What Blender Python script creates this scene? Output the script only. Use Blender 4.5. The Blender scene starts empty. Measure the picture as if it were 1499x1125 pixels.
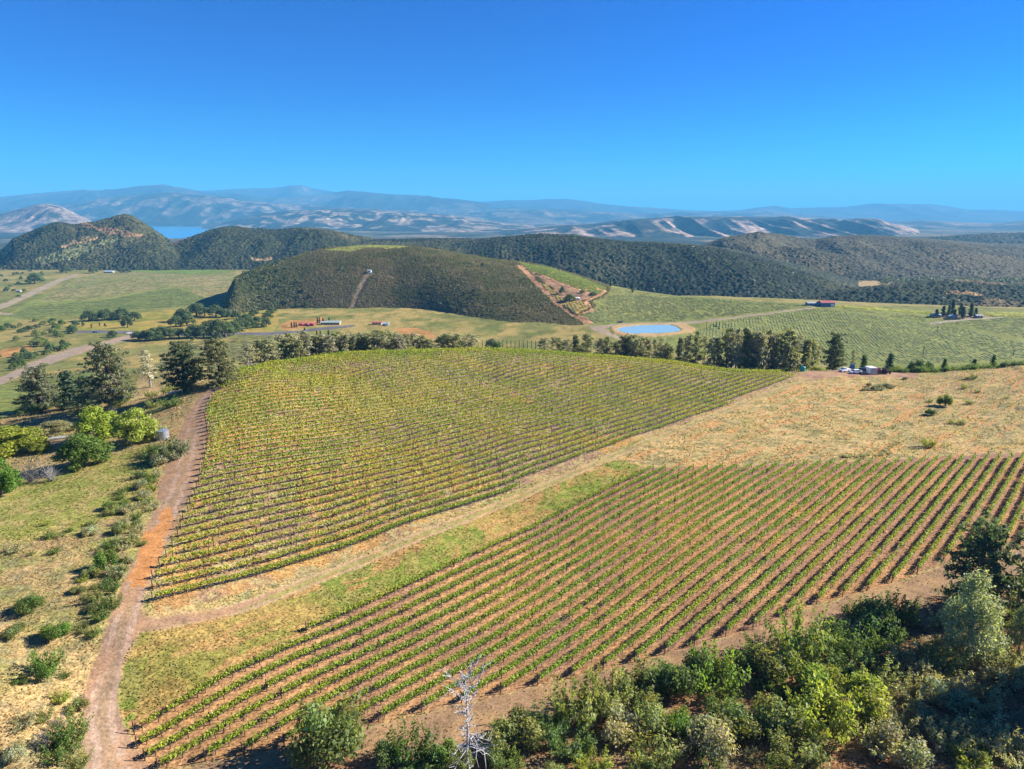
import bpy, math, random
import numpy as np
from math import radians, sin, cos, tan, pi
R = np.random.default_rng(7)
random.seed(7)
sc = bpy.context.scene
COL = sc.collection

# ------------------------------------------------------------------ camera model
PITCH = radians(13.9); CP, SP = cos(PITCH), sin(PITCH); CAMZ = 50.0
def ray(px, py):
    """slope pair of the sight line through a pixel of the photograph: x per y, drop per y"""
    u = (np.asarray(px, float) - 749.5) / 1000.0; w = (562.5 - np.asarray(py, float)) / 1000.0
    yc = CP + w * SP
    return u / yc, (SP - w * CP) / yc
def Y_of(py, h):
    return h / ray(749.5, py)[1]
def pix(x, y, z):
    """photograph pixel of a world point"""
    f = y * CP - (z - CAMZ) * SP
    return 749.5 + 1000 * x / f, 562.5 - 1000 * (y * SP + (z - CAMZ) * CP) / f

# ------------------------------------------------------------------ noise
def _hash(ix, iy, s):
    h = (ix.astype(np.int64) * 374761393 + iy.astype(np.int64) * 668265263 + s * 974634777) & 0xFFFFFFFF
    h = ((h ^ (h >> 13)) * 1274126177) & 0xFFFFFFFF
    h = h ^ (h >> 16)
    return (h & 0xFFFFFF) / float(0xFFFFFF)
def vnoise(x, y, s=0):
    x = np.asarray(x, float); y = np.asarray(y, float)
    ix = np.floor(x); iy = np.floor(y); fx = x - ix; fy = y - iy
    fx = fx * fx * (3 - 2 * fx); fy = fy * fy * (3 - 2 * fy)
    a = _hash(ix, iy, s); b = _hash(ix + 1, iy, s); c = _hash(ix, iy + 1, s); d = _hash(ix + 1, iy + 1, s)
    return (a + (b - a) * fx) * (1 - fy) + (c + (d - c) * fx) * fy
def fbm(x, y, s=0, o=4):
    t = 0; a = .5; n = 0
    for k in range(o):
        t = t + a * vnoise(x * 2 ** k + 17.3 * k, y * 2 ** k - 9.1 * k, s + k); n += a; a *= .5
    return t / n
def ridged(x, y, s=0, o=4):
    t = 0; a = .5; n = 0
    for k in range(o):
        t = t + a * (1 - np.abs(2 * vnoise(x * 2 ** k + 7.7 * k, y * 2 ** k + 3.1 * k, s + k) - 1)); n += a; a *= .5
    return t / n
def sstep(a, b, t):
    t = np.clip((t - a) / (b - a), 0, 1); return t * t * (3 - 2 * t)

# ------------------------------------------------------------------ terrain: thin plate through surveyed points
CT = []
def cp(px, py, h=None, Y=None):
    k, d = ray(px, py)
    if Y is None: Y = h / d
    else: h = d * Y
    CT.append((float(k), math.log(Y), h))
def cw(k, Y, h): CT.append((k, math.log(Y), h))
for px in (-350, 0, 400, 800, 1200, 1499, 1850):
    cp(px, 1250, h=49.5)
for px, h in ((-300, 44), (0, 45), (190, 49), (290, 49.5), (700, 50.5), (1100, 50.5), (1499, 50), (1850, 49)): cp(px, 1055, h=h)
for px, h in ((-300, 43), (0, 43.5), (130, 44), (232, 45), (449, 48.5), (700, 51), (1100, 50.5), (1499, 50.5), (1850, 50)): cp(px, 900, h=h)
cp(449, 832, h=47.2); cp(615, 767, h=47.6); cp(760, 786, h=50.2); cp(560, 850, h=49)
for px, h in ((-300, 46), (0, 43.5), (150, 42.8), (300, 43.3), (480, 46), (700, 48.5), (943, 50), (1100, 50.5), (1300, 51), (1499, 51.5), (1850, 52)): cp(px, 738, h=h)
for px, h in ((-300, 50), (0, 46), (160, 43), (300, 42), (500, 45), (700, 47.6), (943, 49.8), (1100, 50.5), (1300, 51), (1499, 51.5), (1850, 52)): cp(px, 680, h=h)
for px, h in ((-300, 55), (0, 50), (140, 46), (260, 41.8), (320, 41.2), (500, 44), (700, 46.4), (900, 48.8), (1050, 50.3), (1200, 51.5), (1499, 51.5), (1850, 51.5)): cp(px, 625, h=h)
for px, py, h in ((250, 575, 43), (310, 563, 40.2), (450, 550, 42), (700, 550, 45), (900, 552, 48), (1050, 552, 50.2), (1160, 556, 51.8), (1300, 558, 53), (1400, 558, 52), (1499, 558, 50.5), (1800, 556, 50)): cp(px, py, h=h)
CREST = [(300, 561, 164), (350, 543, 178), (400, 533, 191), (500, 521, 207), (600, 515.5, 216), (700, 513, 222), (800, 517, 226), (900, 524, 230), (1000, 534, 229), (1100, 545, 223.5), (1180, 542.5, 231), (1250, 540.5, 236), (1320, 544.5, 233), (1400, 543, 228), (1499, 535, 225), (1700, 530, 230)]
for px, py, Y in CREST:
    cp(px, py, Y=Y)
    k, d = ray(px, py)
    cw(k, Y + 30, d * (Y + 30) + 5.5); cw(k, Y + 100, 79)
# left slope: falls to the valley behind the pines
cp(90, 600, h=51); cp(0, 600, h=56); cp(200, 585, h=46.5); cp(-250, 590, h=62); cp(130, 588, h=55)
for px, py, h in ((60, 560, 78), (200, 548, 72), (270, 545, 68), (-200, 560, 80)): cp(px, py, h=h)
for px, py, h in ((0, 545, 86), (150, 525, 88), (300, 515, 88), (0, 500, 92), (150, 490, 93), (350, 488, 92), (0, 462, 97), (-300, 500, 95), (200, 455, 97), (330, 450, 97),
                  (0, 420, 99), (150, 400, 100), (300, 397, 100), (-300, 420, 100), (100, 392, 101), (340, 395, 100),
                  (420, 500, 91), (600, 498, 91), (750, 500, 91), (450, 470, 93), (560, 472, 93), (700, 480, 91), (800, 490, 89), (600, 455, 92), (500, 455, 93)): cp(px, py, h=h)
for px, py in ((890, 474), (950, 472), (1010, 474), (885, 484), (1015, 486), (895, 492), (950, 493), (1000, 492), (950, 481)): cp(px, py, h=86)
for px, py, h in ((1060, 500, 85), (1200, 500, 86), (1350, 505, 86), (1499, 510, 85), (1800, 510, 85), (1060, 460, 82), (1200, 465, 82), (1400, 468, 83), (1600, 468, 83),
                  (930, 455, 83), (1000, 434, 75.5), (1100, 440.5, 76.5), (1200, 446, 77.5), (1300, 450.5, 79.5), (1400, 455, 81), (1499, 456, 81.5), (1800, 457, 82), (900, 440, 82)): cp(px, py, h=h)
for k in (.22, .36, .5, .66, .85, 1.1): cw(k, 860, 112); cw(k, 1100, 116)
for k in (-1.1, -.5, 0, .5, 1.1): cw(k, 1500, 114 if k > -.2 else 108)
CT = np.array(CT)
def _phi(r2): return np.where(r2 > 1e-12, .5 * r2 * np.log(np.maximum(r2, 1e-12)), 0)
_n = len(CT); _K = _phi((CT[:, None, 0] - CT[None, :, 0]) ** 2 + (CT[:, None, 1] - CT[None, :, 1]) ** 2) + np.eye(_n) * 2e-4
_Pm = np.c_[np.ones(_n), CT[:, :2]]
_A = np.zeros((_n + 3, _n + 3)); _A[:_n, :_n] = _K; _A[:_n, _n:] = _Pm; _A[_n:, :_n] = _Pm.T
_w = np.linalg.solve(_A, np.r_[CT[:, 2], 0, 0, 0])
NU = 900
GU = np.linspace(-1.2, 1.2, NU)
GY = np.r_[np.exp(np.linspace(math.log(26), math.log(265), 560))[:-1], np.exp(np.linspace(math.log(265), math.log(1500), 340))]
NV = len(GY); GV = np.log(GY)
def _tps(u, v):
    out = _w[_n] + _w[_n + 1] * u + _w[_n + 2] * v
    for i in range(_n): out = out + _w[i] * _phi((u - CT[i, 0]) ** 2 + (v - CT[i, 1]) ** 2)
    return out
_cu = np.linspace(-1.2, 1.2, 241); _cv = np.linspace(math.log(26), math.log(1500), 421)
_H = _tps(*np.meshgrid(_cu, _cv))
def _bil(u, v):
    a = np.clip((u + 1.2) / 2.4 * 240, 0, 239.999); b = np.clip((v - _cv[0]) / (_cv[-1] - _cv[0]) * 420, 0, 419.999)
    i = a.astype(int); j = b.astype(int); a = a - i; b = b - j
    a = a * a * (3 - 2 * a) * .0 + a
    return (_H[j, i] * (1 - a) + _H[j, i + 1] * a) * (1 - b) + (_H[j + 1, i] * (1 - a) + _H[j + 1, i + 1] * a) * b
_GUm, _GVm = np.meshgrid(GU, GV)
GH = _bil(_GUm, _GVm)
GX = _GUm * GY[:, None]; GYm = np.repeat(GY[:, None], NU, 1)
# gentle unevenness of the ground
GH = GH - (fbm(GX / 9, GYm / 9, 5, 3) - .5) * .5 * np.clip(GYm / 120, .5, 2)
GZ = CAMZ - GH
def gz(x, y):
    """ground height, read off the very grid that becomes the mesh"""
    x = np.asarray(x, float); y = np.maximum(np.asarray(y, float), 26.5)
    a = np.clip((x / y + 1.2) / 2.4 * (NU - 1), 0, NU - 1.001); b = np.clip(np.interp(y, GY, np.arange(NV)), 0, NV - 1.001)
    i = a.astype(int); j = b.astype(int); a = a - i; b = b - j
    return (GZ[j, i] * (1 - a) + GZ[j, i + 1] * a) * (1 - b) + (GZ[j + 1, i] * (1 - a) + GZ[j + 1, i + 1] * a) * b

# ------------------------------------------------------------------ hills: crest line, foot line, rounded profile between
class Ridge:
    def __init__(s, crest, Yc, foot=None, Yf=None, back=None, zb=None, prof=1.0, gully=0, gs=200, seed=0, sink=3, ga=.6, smooth=0):
        c = np.array(crest, float); s.ku, d = ray(c[:, 0], c[:, 1])
        s.Yc = np.interp(c[:, 0], *np.array(Yc, float).T) if not np.isscalar(Yc) else np.full(len(c), float(Yc))
        s.zc = CAMZ - d * s.Yc
        o = np.argsort(s.ku); s.ku, s.Yc, s.zc = s.ku[o], s.Yc[o], s.zc[o]
        f = np.array(foot, float); fk, fd = ray(f[:, 0], f[:, 1]); s.fk = fk
        if Yf is None: Yf = np.array([hit(a, b, ground_only=True)[1] for a, b in foot]); s.Yf = Yf
        else: s.Yf = np.interp(f[:, 0], *np.array(Yf, float).T) if not np.isscalar(Yf) else np.full(len(f), float(Yf))
        s.zf = CAMZ - fd * s.Yf - sink
        if smooth:
            kk = np.linspace(s.ku[0], s.ku[-1], 500); w = np.hanning(smooth); w /= w.sum(); sm = lambda a: np.convolve(np.pad(a, smooth // 2, mode='edge'), w, 'valid')[:500]
            yc = sm(np.interp(kk, s.ku, s.Yc)); dc = np.interp(kk, s.ku, (CAMZ - s.zc) / s.Yc); yf = sm(np.interp(kk, s.fk, s.Yf)); zf = sm(np.interp(kk, s.fk, s.zf)); s.ku = s.fk = kk; s.Yc = yc; s.zc = CAMZ - dc * yc; s.Yf = yf; s.zf = zf
        s.ga = ga; s.back = back; s.zb = zb; s.prof = prof; s.gully = gully; s.gs = gs; s.seed = seed
        s.k0, s.k1 = s.ku[0], s.ku[-1]
    def at(s, x, y):
        k = x / y
        Yc = np.interp(k, s.ku, s.Yc); zc = np.interp(k, s.ku, s.zc); Yf = np.interp(k, s.fk, s.Yf); zf = np.interp(k, s.fk, s.zf)
        t = (y - Yf) / np.maximum(Yc - Yf, 1)
        tb = (y - Yc) / s.back
        up = zf + (zc - zf) * np.where(t < 0, t * .6, np.sin(np.clip(t, 0, 1) * pi / 2) ** s.prof)
        dn = zc + (s.zb - zc) * (1 - np.cos(np.clip(tb, 0, 1) * pi / 2) ** 1.3)
        z = np.where(y < Yc, up, dn)
        if s.gully:
            e = np.sin(np.clip(np.where(y < Yc, t, 1 - tb), 0, 1) * pi).clip(0) ** 1.15 * (zc - zf)
            nz = ridged(x / s.gs, y / s.gs * s.ga, s.seed, 4) - .70; nz = np.where(y < Yc, np.minimum(nz, .16), np.minimum(nz, 0) - .02); z = z + s.gully * e * nz
        return np.where((k < s.k0) | (k > s.k1), -400, z)
RIDGES = []
def hit(px, py, ymin=27, ground_only=False, ymax=1490):
    """world point where the sight line of a pixel meets the ground (or the middle hill)"""
    k, d = ray(px, py)
    ys = np.exp(np.linspace(math.log(ymin), math.log(ymax), 2600)); zr = CAMZ - d * ys
    zt = gz(k * ys, ys)
    if not ground_only:
        for r in RIDGES: zt = np.maximum(zt, r.at(k * ys, ys))
    i = np.nonzero(zr < zt)[0]
    if len(i) == 0: i = len(ys) - 1
    else: i = i[0]
    if 0 < i < len(ys):
        a = zr[i - 1] - zt[i - 1]; b = zt[i] - zr[i]; f = a / (a + b) if a + b > 0 else 0
        y = ys[i - 1] + (ys[i] - ys[i - 1]) * min(max(f, 0), 1)
    else: y = ys[i]
    return float(k * y), float(y)
def zt(x, y):
    z = gz(x, y)
    for r in RIDGES: z = np.maximum(z, r.at(np.asarray(x, float), np.asarray(y, float)))
    return z
def poly(pts, **kw): return np.array([hit(a, b, **kw) for a, b in pts])
def W(px, Y, py=520): return (float(ray(px, py)[0]) * Y, Y)
def inside(P, x, y):
    x = np.asarray(x); res = np.zeros(x.shape, bool); m = (x >= P[:, 0].min()) & (x <= P[:, 0].max()) & (y >= P[:, 1].min()) & (y <= P[:, 1].max())
    if not m.any(): return res
    xs = x[m]; ys = y[m]; r = np.zeros(xs.shape, bool); n = len(P)
    for i in range(n):
        x1, y1 = P[i]; x2, y2 = P[(i + 1) % n]
        if y1 == y2: continue
        c = (y1 > ys) != (y2 > ys); r ^= c & (xs < (x2 - x1) * (ys - y1) / (y2 - y1) + x1)
    res[m] = r; return res

# ------------------------------------------------------------------ meshes and objects
def mesh(name, V, F, mat, col=None, smooth=False):
    """V (n,3); F (m,k) quads or tris as an array; col (n,3) linear colour"""
    me = bpy.data.meshes.new(name); V = np.asarray(V, np.float32); F = np.asarray(F, np.int32)
    k = F.shape[1]; me.vertices.add(len(V)); me.vertices.foreach_set('co', V.ravel())
    me.loops.add(F.size); me.loops.foreach_set('vertex_index', F.ravel())
    me.polygons.add(len(F)); me.polygons.foreach_set('loop_start', np.arange(0, F.size, k, dtype=np.int32))
    try: me.polygons.foreach_set('loop_total', np.full(len(F), k, np.int32))
    except Exception: pass
    if smooth: me.polygons.foreach_set('use_smooth', np.ones(len(F), bool))
    if col is not None:
        a = me.attributes.new('Col', 'FLOAT_COLOR', 'POINT'); c = np.ones((len(V), 4), np.float32); c[:, :3] = col; a.data.foreach_set('color', c.ravel())
    me.update(calc_edges=True); me.materials.append(mat); return me
def link(name, me, parent=None, loc=(0, 0, 0), rz=0, s=1, color=None):
    o = bpy.data.objects.new(name, me); COL.objects.link(o); o.location = loc; o.rotation_euler = (0, 0, rz)
    o.scale = (s, s, s) if np.isscalar(s) else s
    if parent is not None: o.parent = parent
    if color is not None: o.color = (*color, 1)
    return o
def tag(o, label, cat, group=None):
    o['label'] = label; o['category'] = cat
    if group: o['group'] = group
    return o
def empty(name, loc=(0, 0, 0), rz=0):
    o = bpy.data.objects.new(name, None); COL.objects.link(o); o.location = loc; o.rotation_euler = (0, 0, rz); o.empty_display_size = .3; return o
ORD = 'first second third fourth fifth sixth seventh eighth ninth tenth eleventh twelfth thirteenth fourteenth fifteenth sixteenth seventeenth eighteenth nineteenth'.split()
TENS = {2: 'twenty', 3: 'thirty', 4: 'forty', 5: 'fifty', 6: 'sixty', 7: 'seventy', 8: 'eighty', 9: 'ninety'}
def nth(i):
    """1 -> first"""
    if i < 20: return ORD[i - 1]
    t, u = divmod(i, 10)
    if t >= 10: return 'hundred-and-' + nth(i - 100) if i > 100 else 'hundredth'
    return (TENS[t][:-1] + 'ieth') if u == 0 else TENS[t] + '-' + ORD[u - 1]
class MB:
    """collects boxes, tubes and polygons into one mesh"""
    def __init__(s): s.V = []; s.F = []; s.n = 0
    def add(s, V, F):
        s.V.append(np.asarray(V, float)); s.F += [tuple(i + s.n for i in f) for f in F]; s.n += len(V)
    def box(s, x0, x1, y0, y1, z0, z1, taper=0, ty=None):
        t = taper; ty = t if ty is None else ty
        s.add([(x0, y0, z0), (x1, y0, z0), (x1, y1, z0), (x0, y1, z0), (x0 + t, y0 + ty, z1), (x1 - t, y0 + ty, z1), (x1 - t, y1 - ty, z1), (x0 + t, y1 - ty, z1)],
              [(0, 3, 2, 1), (4, 5, 6, 7), (0, 1, 5, 4), (1, 2, 6, 5), (2, 3, 7, 6), (3, 0, 4, 7)])
    def tube(s, pts, rad, n=6, cap=True):
        pts = [np.array(p, float) for p in pts]; V = []; F = []
        for i, p in enumerate(pts):
            d = pts[min(i + 1, len(pts) - 1)] - pts[max(i - 1, 0)]; d = d / (np.linalg.norm(d) + 1e-9)
            a = np.cross(d, (0, 1, 0) if abs(d[1]) < .9 else (1, 0, 0)); a /= np.linalg.norm(a); b = np.cross(d, a)
            r = rad[i] if not np.isscalar(rad) else rad
            for j in range(n): V.append(p + r * (a * cos(2 * pi * j / n) + b * sin(2 * pi * j / n)))
        for i in range(len(pts) - 1):
            for j in range(n): F.append((i * n + j, i * n + (j + 1) % n, (i + 1) * n + (j + 1) % n, (i + 1) * n + j))
        if cap: F.append(tuple(range(n))[::-1]); F.append(tuple((len(pts) - 1) * n + j for j in range(n)))
        s.add(V, F)
    def prism(s, prof, y0, y1):
        """closed profile in x,z pushed along y"""
        n = len(prof); s.add([(x, y0, z) for x, z in prof] + [(x, y1, z) for x, z in prof], [tuple(range(n)), tuple(range(2 * n - 1, n - 1, -1))] + [(i, i + n, (i + 1) % n + n, (i + 1) % n) for i in range(n)])
    def build(s, name, mat, parent=None, col=None, loc=(0, 0, 0), rz=0, linkit=True):
        me = bpy.data.meshes.new(name); me.from_pydata([tuple(v) for v in np.concatenate(s.V)], [], s.F)
        me.update(); me.materials.append(mat)
        if col is not None:
            a = me.attributes.new('Col', 'FLOAT_COLOR', 'POINT'); c = np.ones((s.n, 4), np.float32); c[:, :3] = col; a.data.foreach_set('color', c.ravel())
        return link(name, me, parent, loc, rz) if linkit else me

# ------------------------------------------------------------------ materials
def new_mat(name):
    m = bpy.data.materials.new(name); m.use_nodes = True; nt = m.node_tree; nt.nodes.clear()
    out = nt.nodes.new('ShaderNodeOutputMaterial'); return m, nt, out
def node(nt, t, **kw):
    n = nt.nodes.new(t)
    for k, v in kw.items():
        if k in n.inputs: n.inputs[k].default_value = v
        else: setattr(n, k, v)
    return n
def noise_fac(nt, scale, detail=3, rough=.6, lo=.3, hi=.7, a=.6, b=1.4, vec=None, dist=0):
    tc = nt.nodes.new('ShaderNodeNewGeometry') if vec is None else vec
    n = node(nt, 'ShaderNodeTexNoise', Scale=scale, Detail=detail, Roughness=rough, Distortion=dist); nt.links.new(tc.outputs[0], n.inputs['Vector'])
    r = node(nt, 'ShaderNodeMapRange'); r.inputs[1].default_value = lo; r.inputs[2].default_value = hi; r.inputs[3].default_value = a; r.inputs[4].default_value = b
    nt.links.new(n.outputs['Fac'], r.inputs[0]); return n, r
def mulc(nt, c, f):
    m = node(nt, 'ShaderNodeMix', data_type='RGBA', blend_type='MULTIPLY'); m.inputs[0].default_value = 1
    nt.links.new(c, m.inputs[6]); nt.links.new(f, m.inputs[7]); return m.outputs[2]
def ground_mat(name, scales=((3.2, .5, 1.5), (1.1, .7, 1.3), (9, .6, 1.4)), bump=.35, bscale=3.0, bdist=.12, hue=.5):
    m, nt, out = new_mat(name); L = nt.links.new
    at = node(nt, 'ShaderNodeAttribute', attribute_name='Col'); geo = nt.nodes.new('ShaderNodeNewGeometry')
    c = at.outputs['Color']; n = None
    for s, a, b in scales:
        n, r = noise_fac(nt, s, 3, .65, .32, .68, a, b, geo); c = mulc(nt, c, r.outputs[0])
    if hue:  # dry straw against bare soil, a property of the ground itself
        n2, r2 = noise_fac(nt, .9, 4, .7, .35, .65, 0, hue, geo)
        mx = node(nt, 'ShaderNodeMix', data_type='RGBA', blend_type='MULTIPLY'); L(r2.outputs[0], mx.inputs[0]); L(c, mx.inputs[6]); mx.inputs[7].default_value = (1.07, .95, .80, 1); c = mx.outputs[2]
    p = node(nt, 'ShaderNodeBsdfPrincipled', Roughness=.95); p.inputs['Specular IOR Level'].default_value = .1; L(c, p.inputs['Base Color'])
    bn = node(nt, 'ShaderNodeTexNoise', Scale=bscale, Detail=4, Roughness=.7); L(geo.outputs[0], bn.inputs['Vector'])
    bp = node(nt, 'ShaderNodeBump', Strength=bump, Distance=bdist); L(bn.outputs['Fac'], bp.inputs['Height']); L(bp.outputs[0], p.inputs['Normal'])
    L(p.outputs[0], out.inputs[0]); return m
def leaf_mat(name, trans=.46, rough=.55):
    m, nt, out = new_mat(name); L = nt.links.new
    at = node(nt, 'ShaderNodeAttribute', attribute_name='Col'); oi = nt.nodes.new('ShaderNodeObjectInfo')
    c = mulc(nt, at.outputs['Color'], oi.outputs['Color'])
    p = node(nt, 'ShaderNodeBsdfPrincipled', Roughness=rough); p.inputs['Specular IOR Level'].default_value = .25; L(c, p.inputs['Base Color'])
    t = nt.nodes.new('ShaderNodeBsdfTranslucent'); tm = node(nt, 'ShaderNodeMix', data_type='RGBA', blend_type='MULTIPLY'); tm.inputs[0].default_value = 1; L(c, tm.inputs[6]); tm.inputs[7].default_value = (1.3, 1.35, .6, 1); L(tm.outputs[2], t.inputs[0])
    mx = nt.nodes.new('ShaderNodeMixShader'); mx.inputs[0].default_value = trans; L(p.outputs[0], mx.inputs[1]); L(t.outputs[0], mx.inputs[2]); L(mx.outputs[0], out.inputs[0]); return m
def flat_mat(name, rgb, rough=.6, var=.25, scale=3, metal=0, spec=.3):
    m, nt, out = new_mat(name); L = nt.links.new
    rg = node(nt, 'ShaderNodeRGB'); rg.outputs[0].default_value = (*rgb, 1); c = rg.outputs[0]
    if var:
        tc = nt.nodes.new('ShaderNodeTexCoord'); n = node(nt, 'ShaderNodeTexNoise', Scale=scale, Detail=4, Roughness=.65); L(tc.outputs['Object'], n.inputs['Vector'])
        r = node(nt, 'ShaderNodeMapRange'); r.inputs[1].default_value = .3; r.inputs[2].default_value = .7; r.inputs[3].default_value = 1 - var; r.inputs[4].default_value = 1 + var; L(n.outputs['Fac'], r.inputs[0]); c = mulc(nt, c, r.outputs[0])
    p = node(nt, 'ShaderNodeBsdfPrincipled', Roughness=rough, Metallic=metal); p.inputs['Specular IOR Level'].default_value = spec; L(c, p.inputs['Base Color']); L(p.outputs[0], out.inputs[0]); return m
M_GROUND = ground_mat('ground_soil')
M_TRACK = ground_mat('track_dirt', scales=((3.2, .7, 1.3), (.6, .82, 1.2), (11, .75, 1.25)), bump=.4, bscale=5, hue=.25)
M_HILL = ground_mat('hill_scrub', scales=((.22, .45, 1.6), (.05, .75, 1.25)), bump=.9, bscale=.3, bdist=2.0, hue=.3)
M_FAR = ground_mat('far_slopes', scales=((.02, .45, 1.6), (.006, .7, 1.3), (.08, .6, 1.4)), bump=.6, bscale=.03, bdist=12, hue=.3)
M_LEAF = leaf_mat('foliage'); M_VINE = leaf_mat('vine_leaves', .35)
M_BARK = flat_mat('bark', (.13, .1, .08), .9, .4, 4); M_TWIG = flat_mat('bare_twigs', (.24, .22, .20), .9, .3, 5); M_DEAD = flat_mat('weathered_wood', (.46, .43, .41), .85, .3, 5)
M_POST = flat_mat('rusty_stake', (.035, .028, .026), .8, .2); M_WOOD = flat_mat('vine_wood', (.05, .038, .03), .9, .3); M_WIRE = flat_mat('trellis_wire', (.16, .15, .15), .5, 0, metal=.5)
# ------------------------------------------------------------------ the middle hill (part of the near terrain)
def S(r, g, b, k=.56):
    c = np.array([r, g, b], float) / 255; c = np.where(c <= .04045, c / 12.92, ((c + .055) / 1.055) ** 2.4); return np.minimum(c * k, .7)
H1 = Ridge([(318, 470), (328, 448), (337, 425), (345, 408), (380, 392), (420, 379), (470, 365), (510, 360), (540, 358), (600, 360), (640, 365), (690, 374), (720, 379), (757, 383), (800, 390), (850, 405), (890, 420), (930, 429), (1000, 440), (1060, 455)],
           [(318, 700), (345, 760), (420, 850), (540, 890), (757, 850), (850, 760), (930, 680), (1060, 600)],
           foot=[(318, 474), (340, 458), (400, 452), (500, 451), (600, 450), (640, 454), (680, 463), (720, 469), (760, 473), (800, 472), (850, 478), (875, 478), (900, 470), (930, 466), (980, 458), (1060, 462)],
           back=260, zb=-62, prof=1.0, gully=.05, gs=70, seed=3, sink=1, smooth=91)
RIDGES.append(H1)
# ------------------------------------------------------------------ field edges, traced and set down on the ground
UP_BLOCK = np.array([hit(a, b) for a, b in ((232, 898), (350, 868), (500, 818), (600, 780), (700, 737), (780, 705), (860, 674), (1000, 618), (1100, 580), (1165, 553))] +
                    [W(1130, 234, 548), W(1000, 243), W(800, 241), (W(700, 238)), W(600, 232), W(500, 222), W(400, 202), W(352, 186)] +
                    [hit(a, b) for a, b in ((325, 562), (305, 590), (297, 610), (303, 632), (300, 665), (294, 690), (285, 720), (274, 747), (262, 780), (248, 805), (236, 825), (227, 842), (219, 860), (221, 880))])
LOW_BLOCK = poly([(188, 1058), (340, 980), (500, 901), (650, 825), (760, 781), (850, 730), (940, 687), (1000, 689), (1060, 686), (1200, 680), (1300, 676), (1400, 672), (1499, 668), (1600, 664), (1640, 700), (1560, 780), (1450, 812), (1380, 822), (1330, 845), (1282, 862), (1240, 872), (1195, 885), (1150, 902), (1100, 922), (1057, 933), (1015, 946), (972, 958), (930, 969), (888, 979), (825, 995), (745, 1013), (650, 1036), (585, 1050), (520, 1066), (405, 1094), (350, 1107), (285, 1117), (220, 1130), (205, 1108)])
TRACK = poly([(126, 1140), (118, 1060), (127, 1000), (150, 940), (166, 890), (190, 830), (220, 762), (237, 700), (258, 640), (272, 610), (290, 582), (315, 563), (327, 566), (308, 590), (297, 610), (303, 632), (296, 665), (290, 690), (279, 720), (266, 747), (256, 770), (243, 800), (222, 845), (207, 878), (207, 897), (228, 907), (300, 897), (350, 884), (420, 858), (350, 894), (300, 908), (230, 920), (203, 925), (183, 960), (173, 1010), (176, 1050), (200, 1095), (222, 1128), (222, 1142)])
STRIP_ROAD = poly([(228, 907), (300, 897), (350, 884), (450, 846), (560, 800), (640, 768), (720, 737), (800, 704), (880, 668), (930, 645), (1000, 620), (1060, 597), (1120, 573), (1170, 555), (1200, 549), (1240, 544), (1300, 546), (1300, 552), (1240, 550), (1200, 555), (1172, 562), (1120, 580), (1060, 606), (1000, 632), (940, 656), (890, 676), (820, 707), (740, 742), (650, 778), (560, 815), (450, 858), (350, 896), (230, 920)])
def buffer(pts, w):
    L = poly(pts); d = np.gradient(L, axis=0); d /= np.linalg.norm(d, axis=1, keepdims=True); n = np.c_[-d[:, 1], d[:, 0]] * w; return np.concatenate([L + n, (L - n)[::-1]])
STRIP_ROAD = buffer([(205, 915), (250, 910), (350, 890), (450, 852), (560, 808), (645, 773), (730, 740), (810, 706), (885, 672), (935, 651), (1000, 626), (1060, 602), (1120, 577), (1171, 559), (1215, 549)], 1.05)
GREEN_PATCHES = [poly([(540, 866), (575, 822), (640, 792), (700, 768), (728, 782), (690, 812), (640, 836), (590, 862)]), poly([(775, 752), (800, 728), (850, 705), (920, 688), (926, 698), (880, 716), (830, 738)])]
YARD = poly([(1165, 551), (1185, 543), (1240, 539), (1300, 544), (1345, 553), (1310, 552), (1240, 551), (1195, 555)])
HEADLAND = poly([(222, 1128), (350, 1108), (405, 1096), (520, 1068), (585, 1052), (650, 1038), (745, 1015), (825, 997), (888, 981), (972, 960), (1057, 935), (1150, 904), (1240, 874), (1330, 847), (1385, 826), (1450, 815), (1560, 785), (1640, 800), (1499, 860), (1380, 875), (1300, 880), (1250, 895), (1190, 915), (1120, 940), (1000, 985), (880, 1015), (800, 1050), (700, 1095), (560, 1130), (420, 1180), (222, 1180)])
BROWN_BAND = poly([(930, 688), (942, 683), (1060, 683), (1200, 677), (1300, 672), (1400, 667), (1499, 662), (1640, 655), (1640, 666), (1499, 671), (1300, 680), (1060, 692), (945, 695)])
DRY_FIELD = poly([(900, 668), (960, 643), (1060, 603), (1120, 578), (1172, 558), (1240, 550), (1320, 552), (1400, 546), (1499, 537), (1700, 532), (1700, 652), (1499, 662), (1400, 667), (1300, 672), (1200, 677), (1060, 683), (942, 684)])
RESERVOIR = poly([(902, 481.5), (912, 478.5), (935, 476.8), (958, 476), (978, 476), (989, 478.5), (997, 483.5), (992, 486), (970, 487.6), (945, 488.3), (925, 488), (912, 486)])
BANK = poly([(893, 481), (905, 475.5), (935, 473.5), (975, 472.8), (995, 474), (1012, 482), (1010, 486), (990, 489), (950, 491.5), (920, 491), (902, 487)])
ORANGE_BANK = poly([(893, 479), (905, 474), (940, 472.5), (985, 472), (1003, 474), (1018, 482), (1013, 487), (985, 491), (950, 493.5), (915, 493), (897, 488)])
ROAD_MAIN = poly([(-60, 572), (0, 552), (40, 531), (90, 514), (130, 503), (165, 496), (182, 491), (195, 489), (196, 494), (175, 501), (130, 513), (90, 526), (45, 543), (0, 563), (-60, 584)])
ROAD_PAVED = poly([(110, 483), (150, 483.3), (190, 484), (215, 486), (300, 487), (345, 486), (400, 486), (440, 483), (470, 479), (520, 475), (520, 478), (470, 483), (440, 487), (400, 490), (345, 490), (300, 491), (215, 491), (190, 489), (150, 487), (110, 487)])
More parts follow.
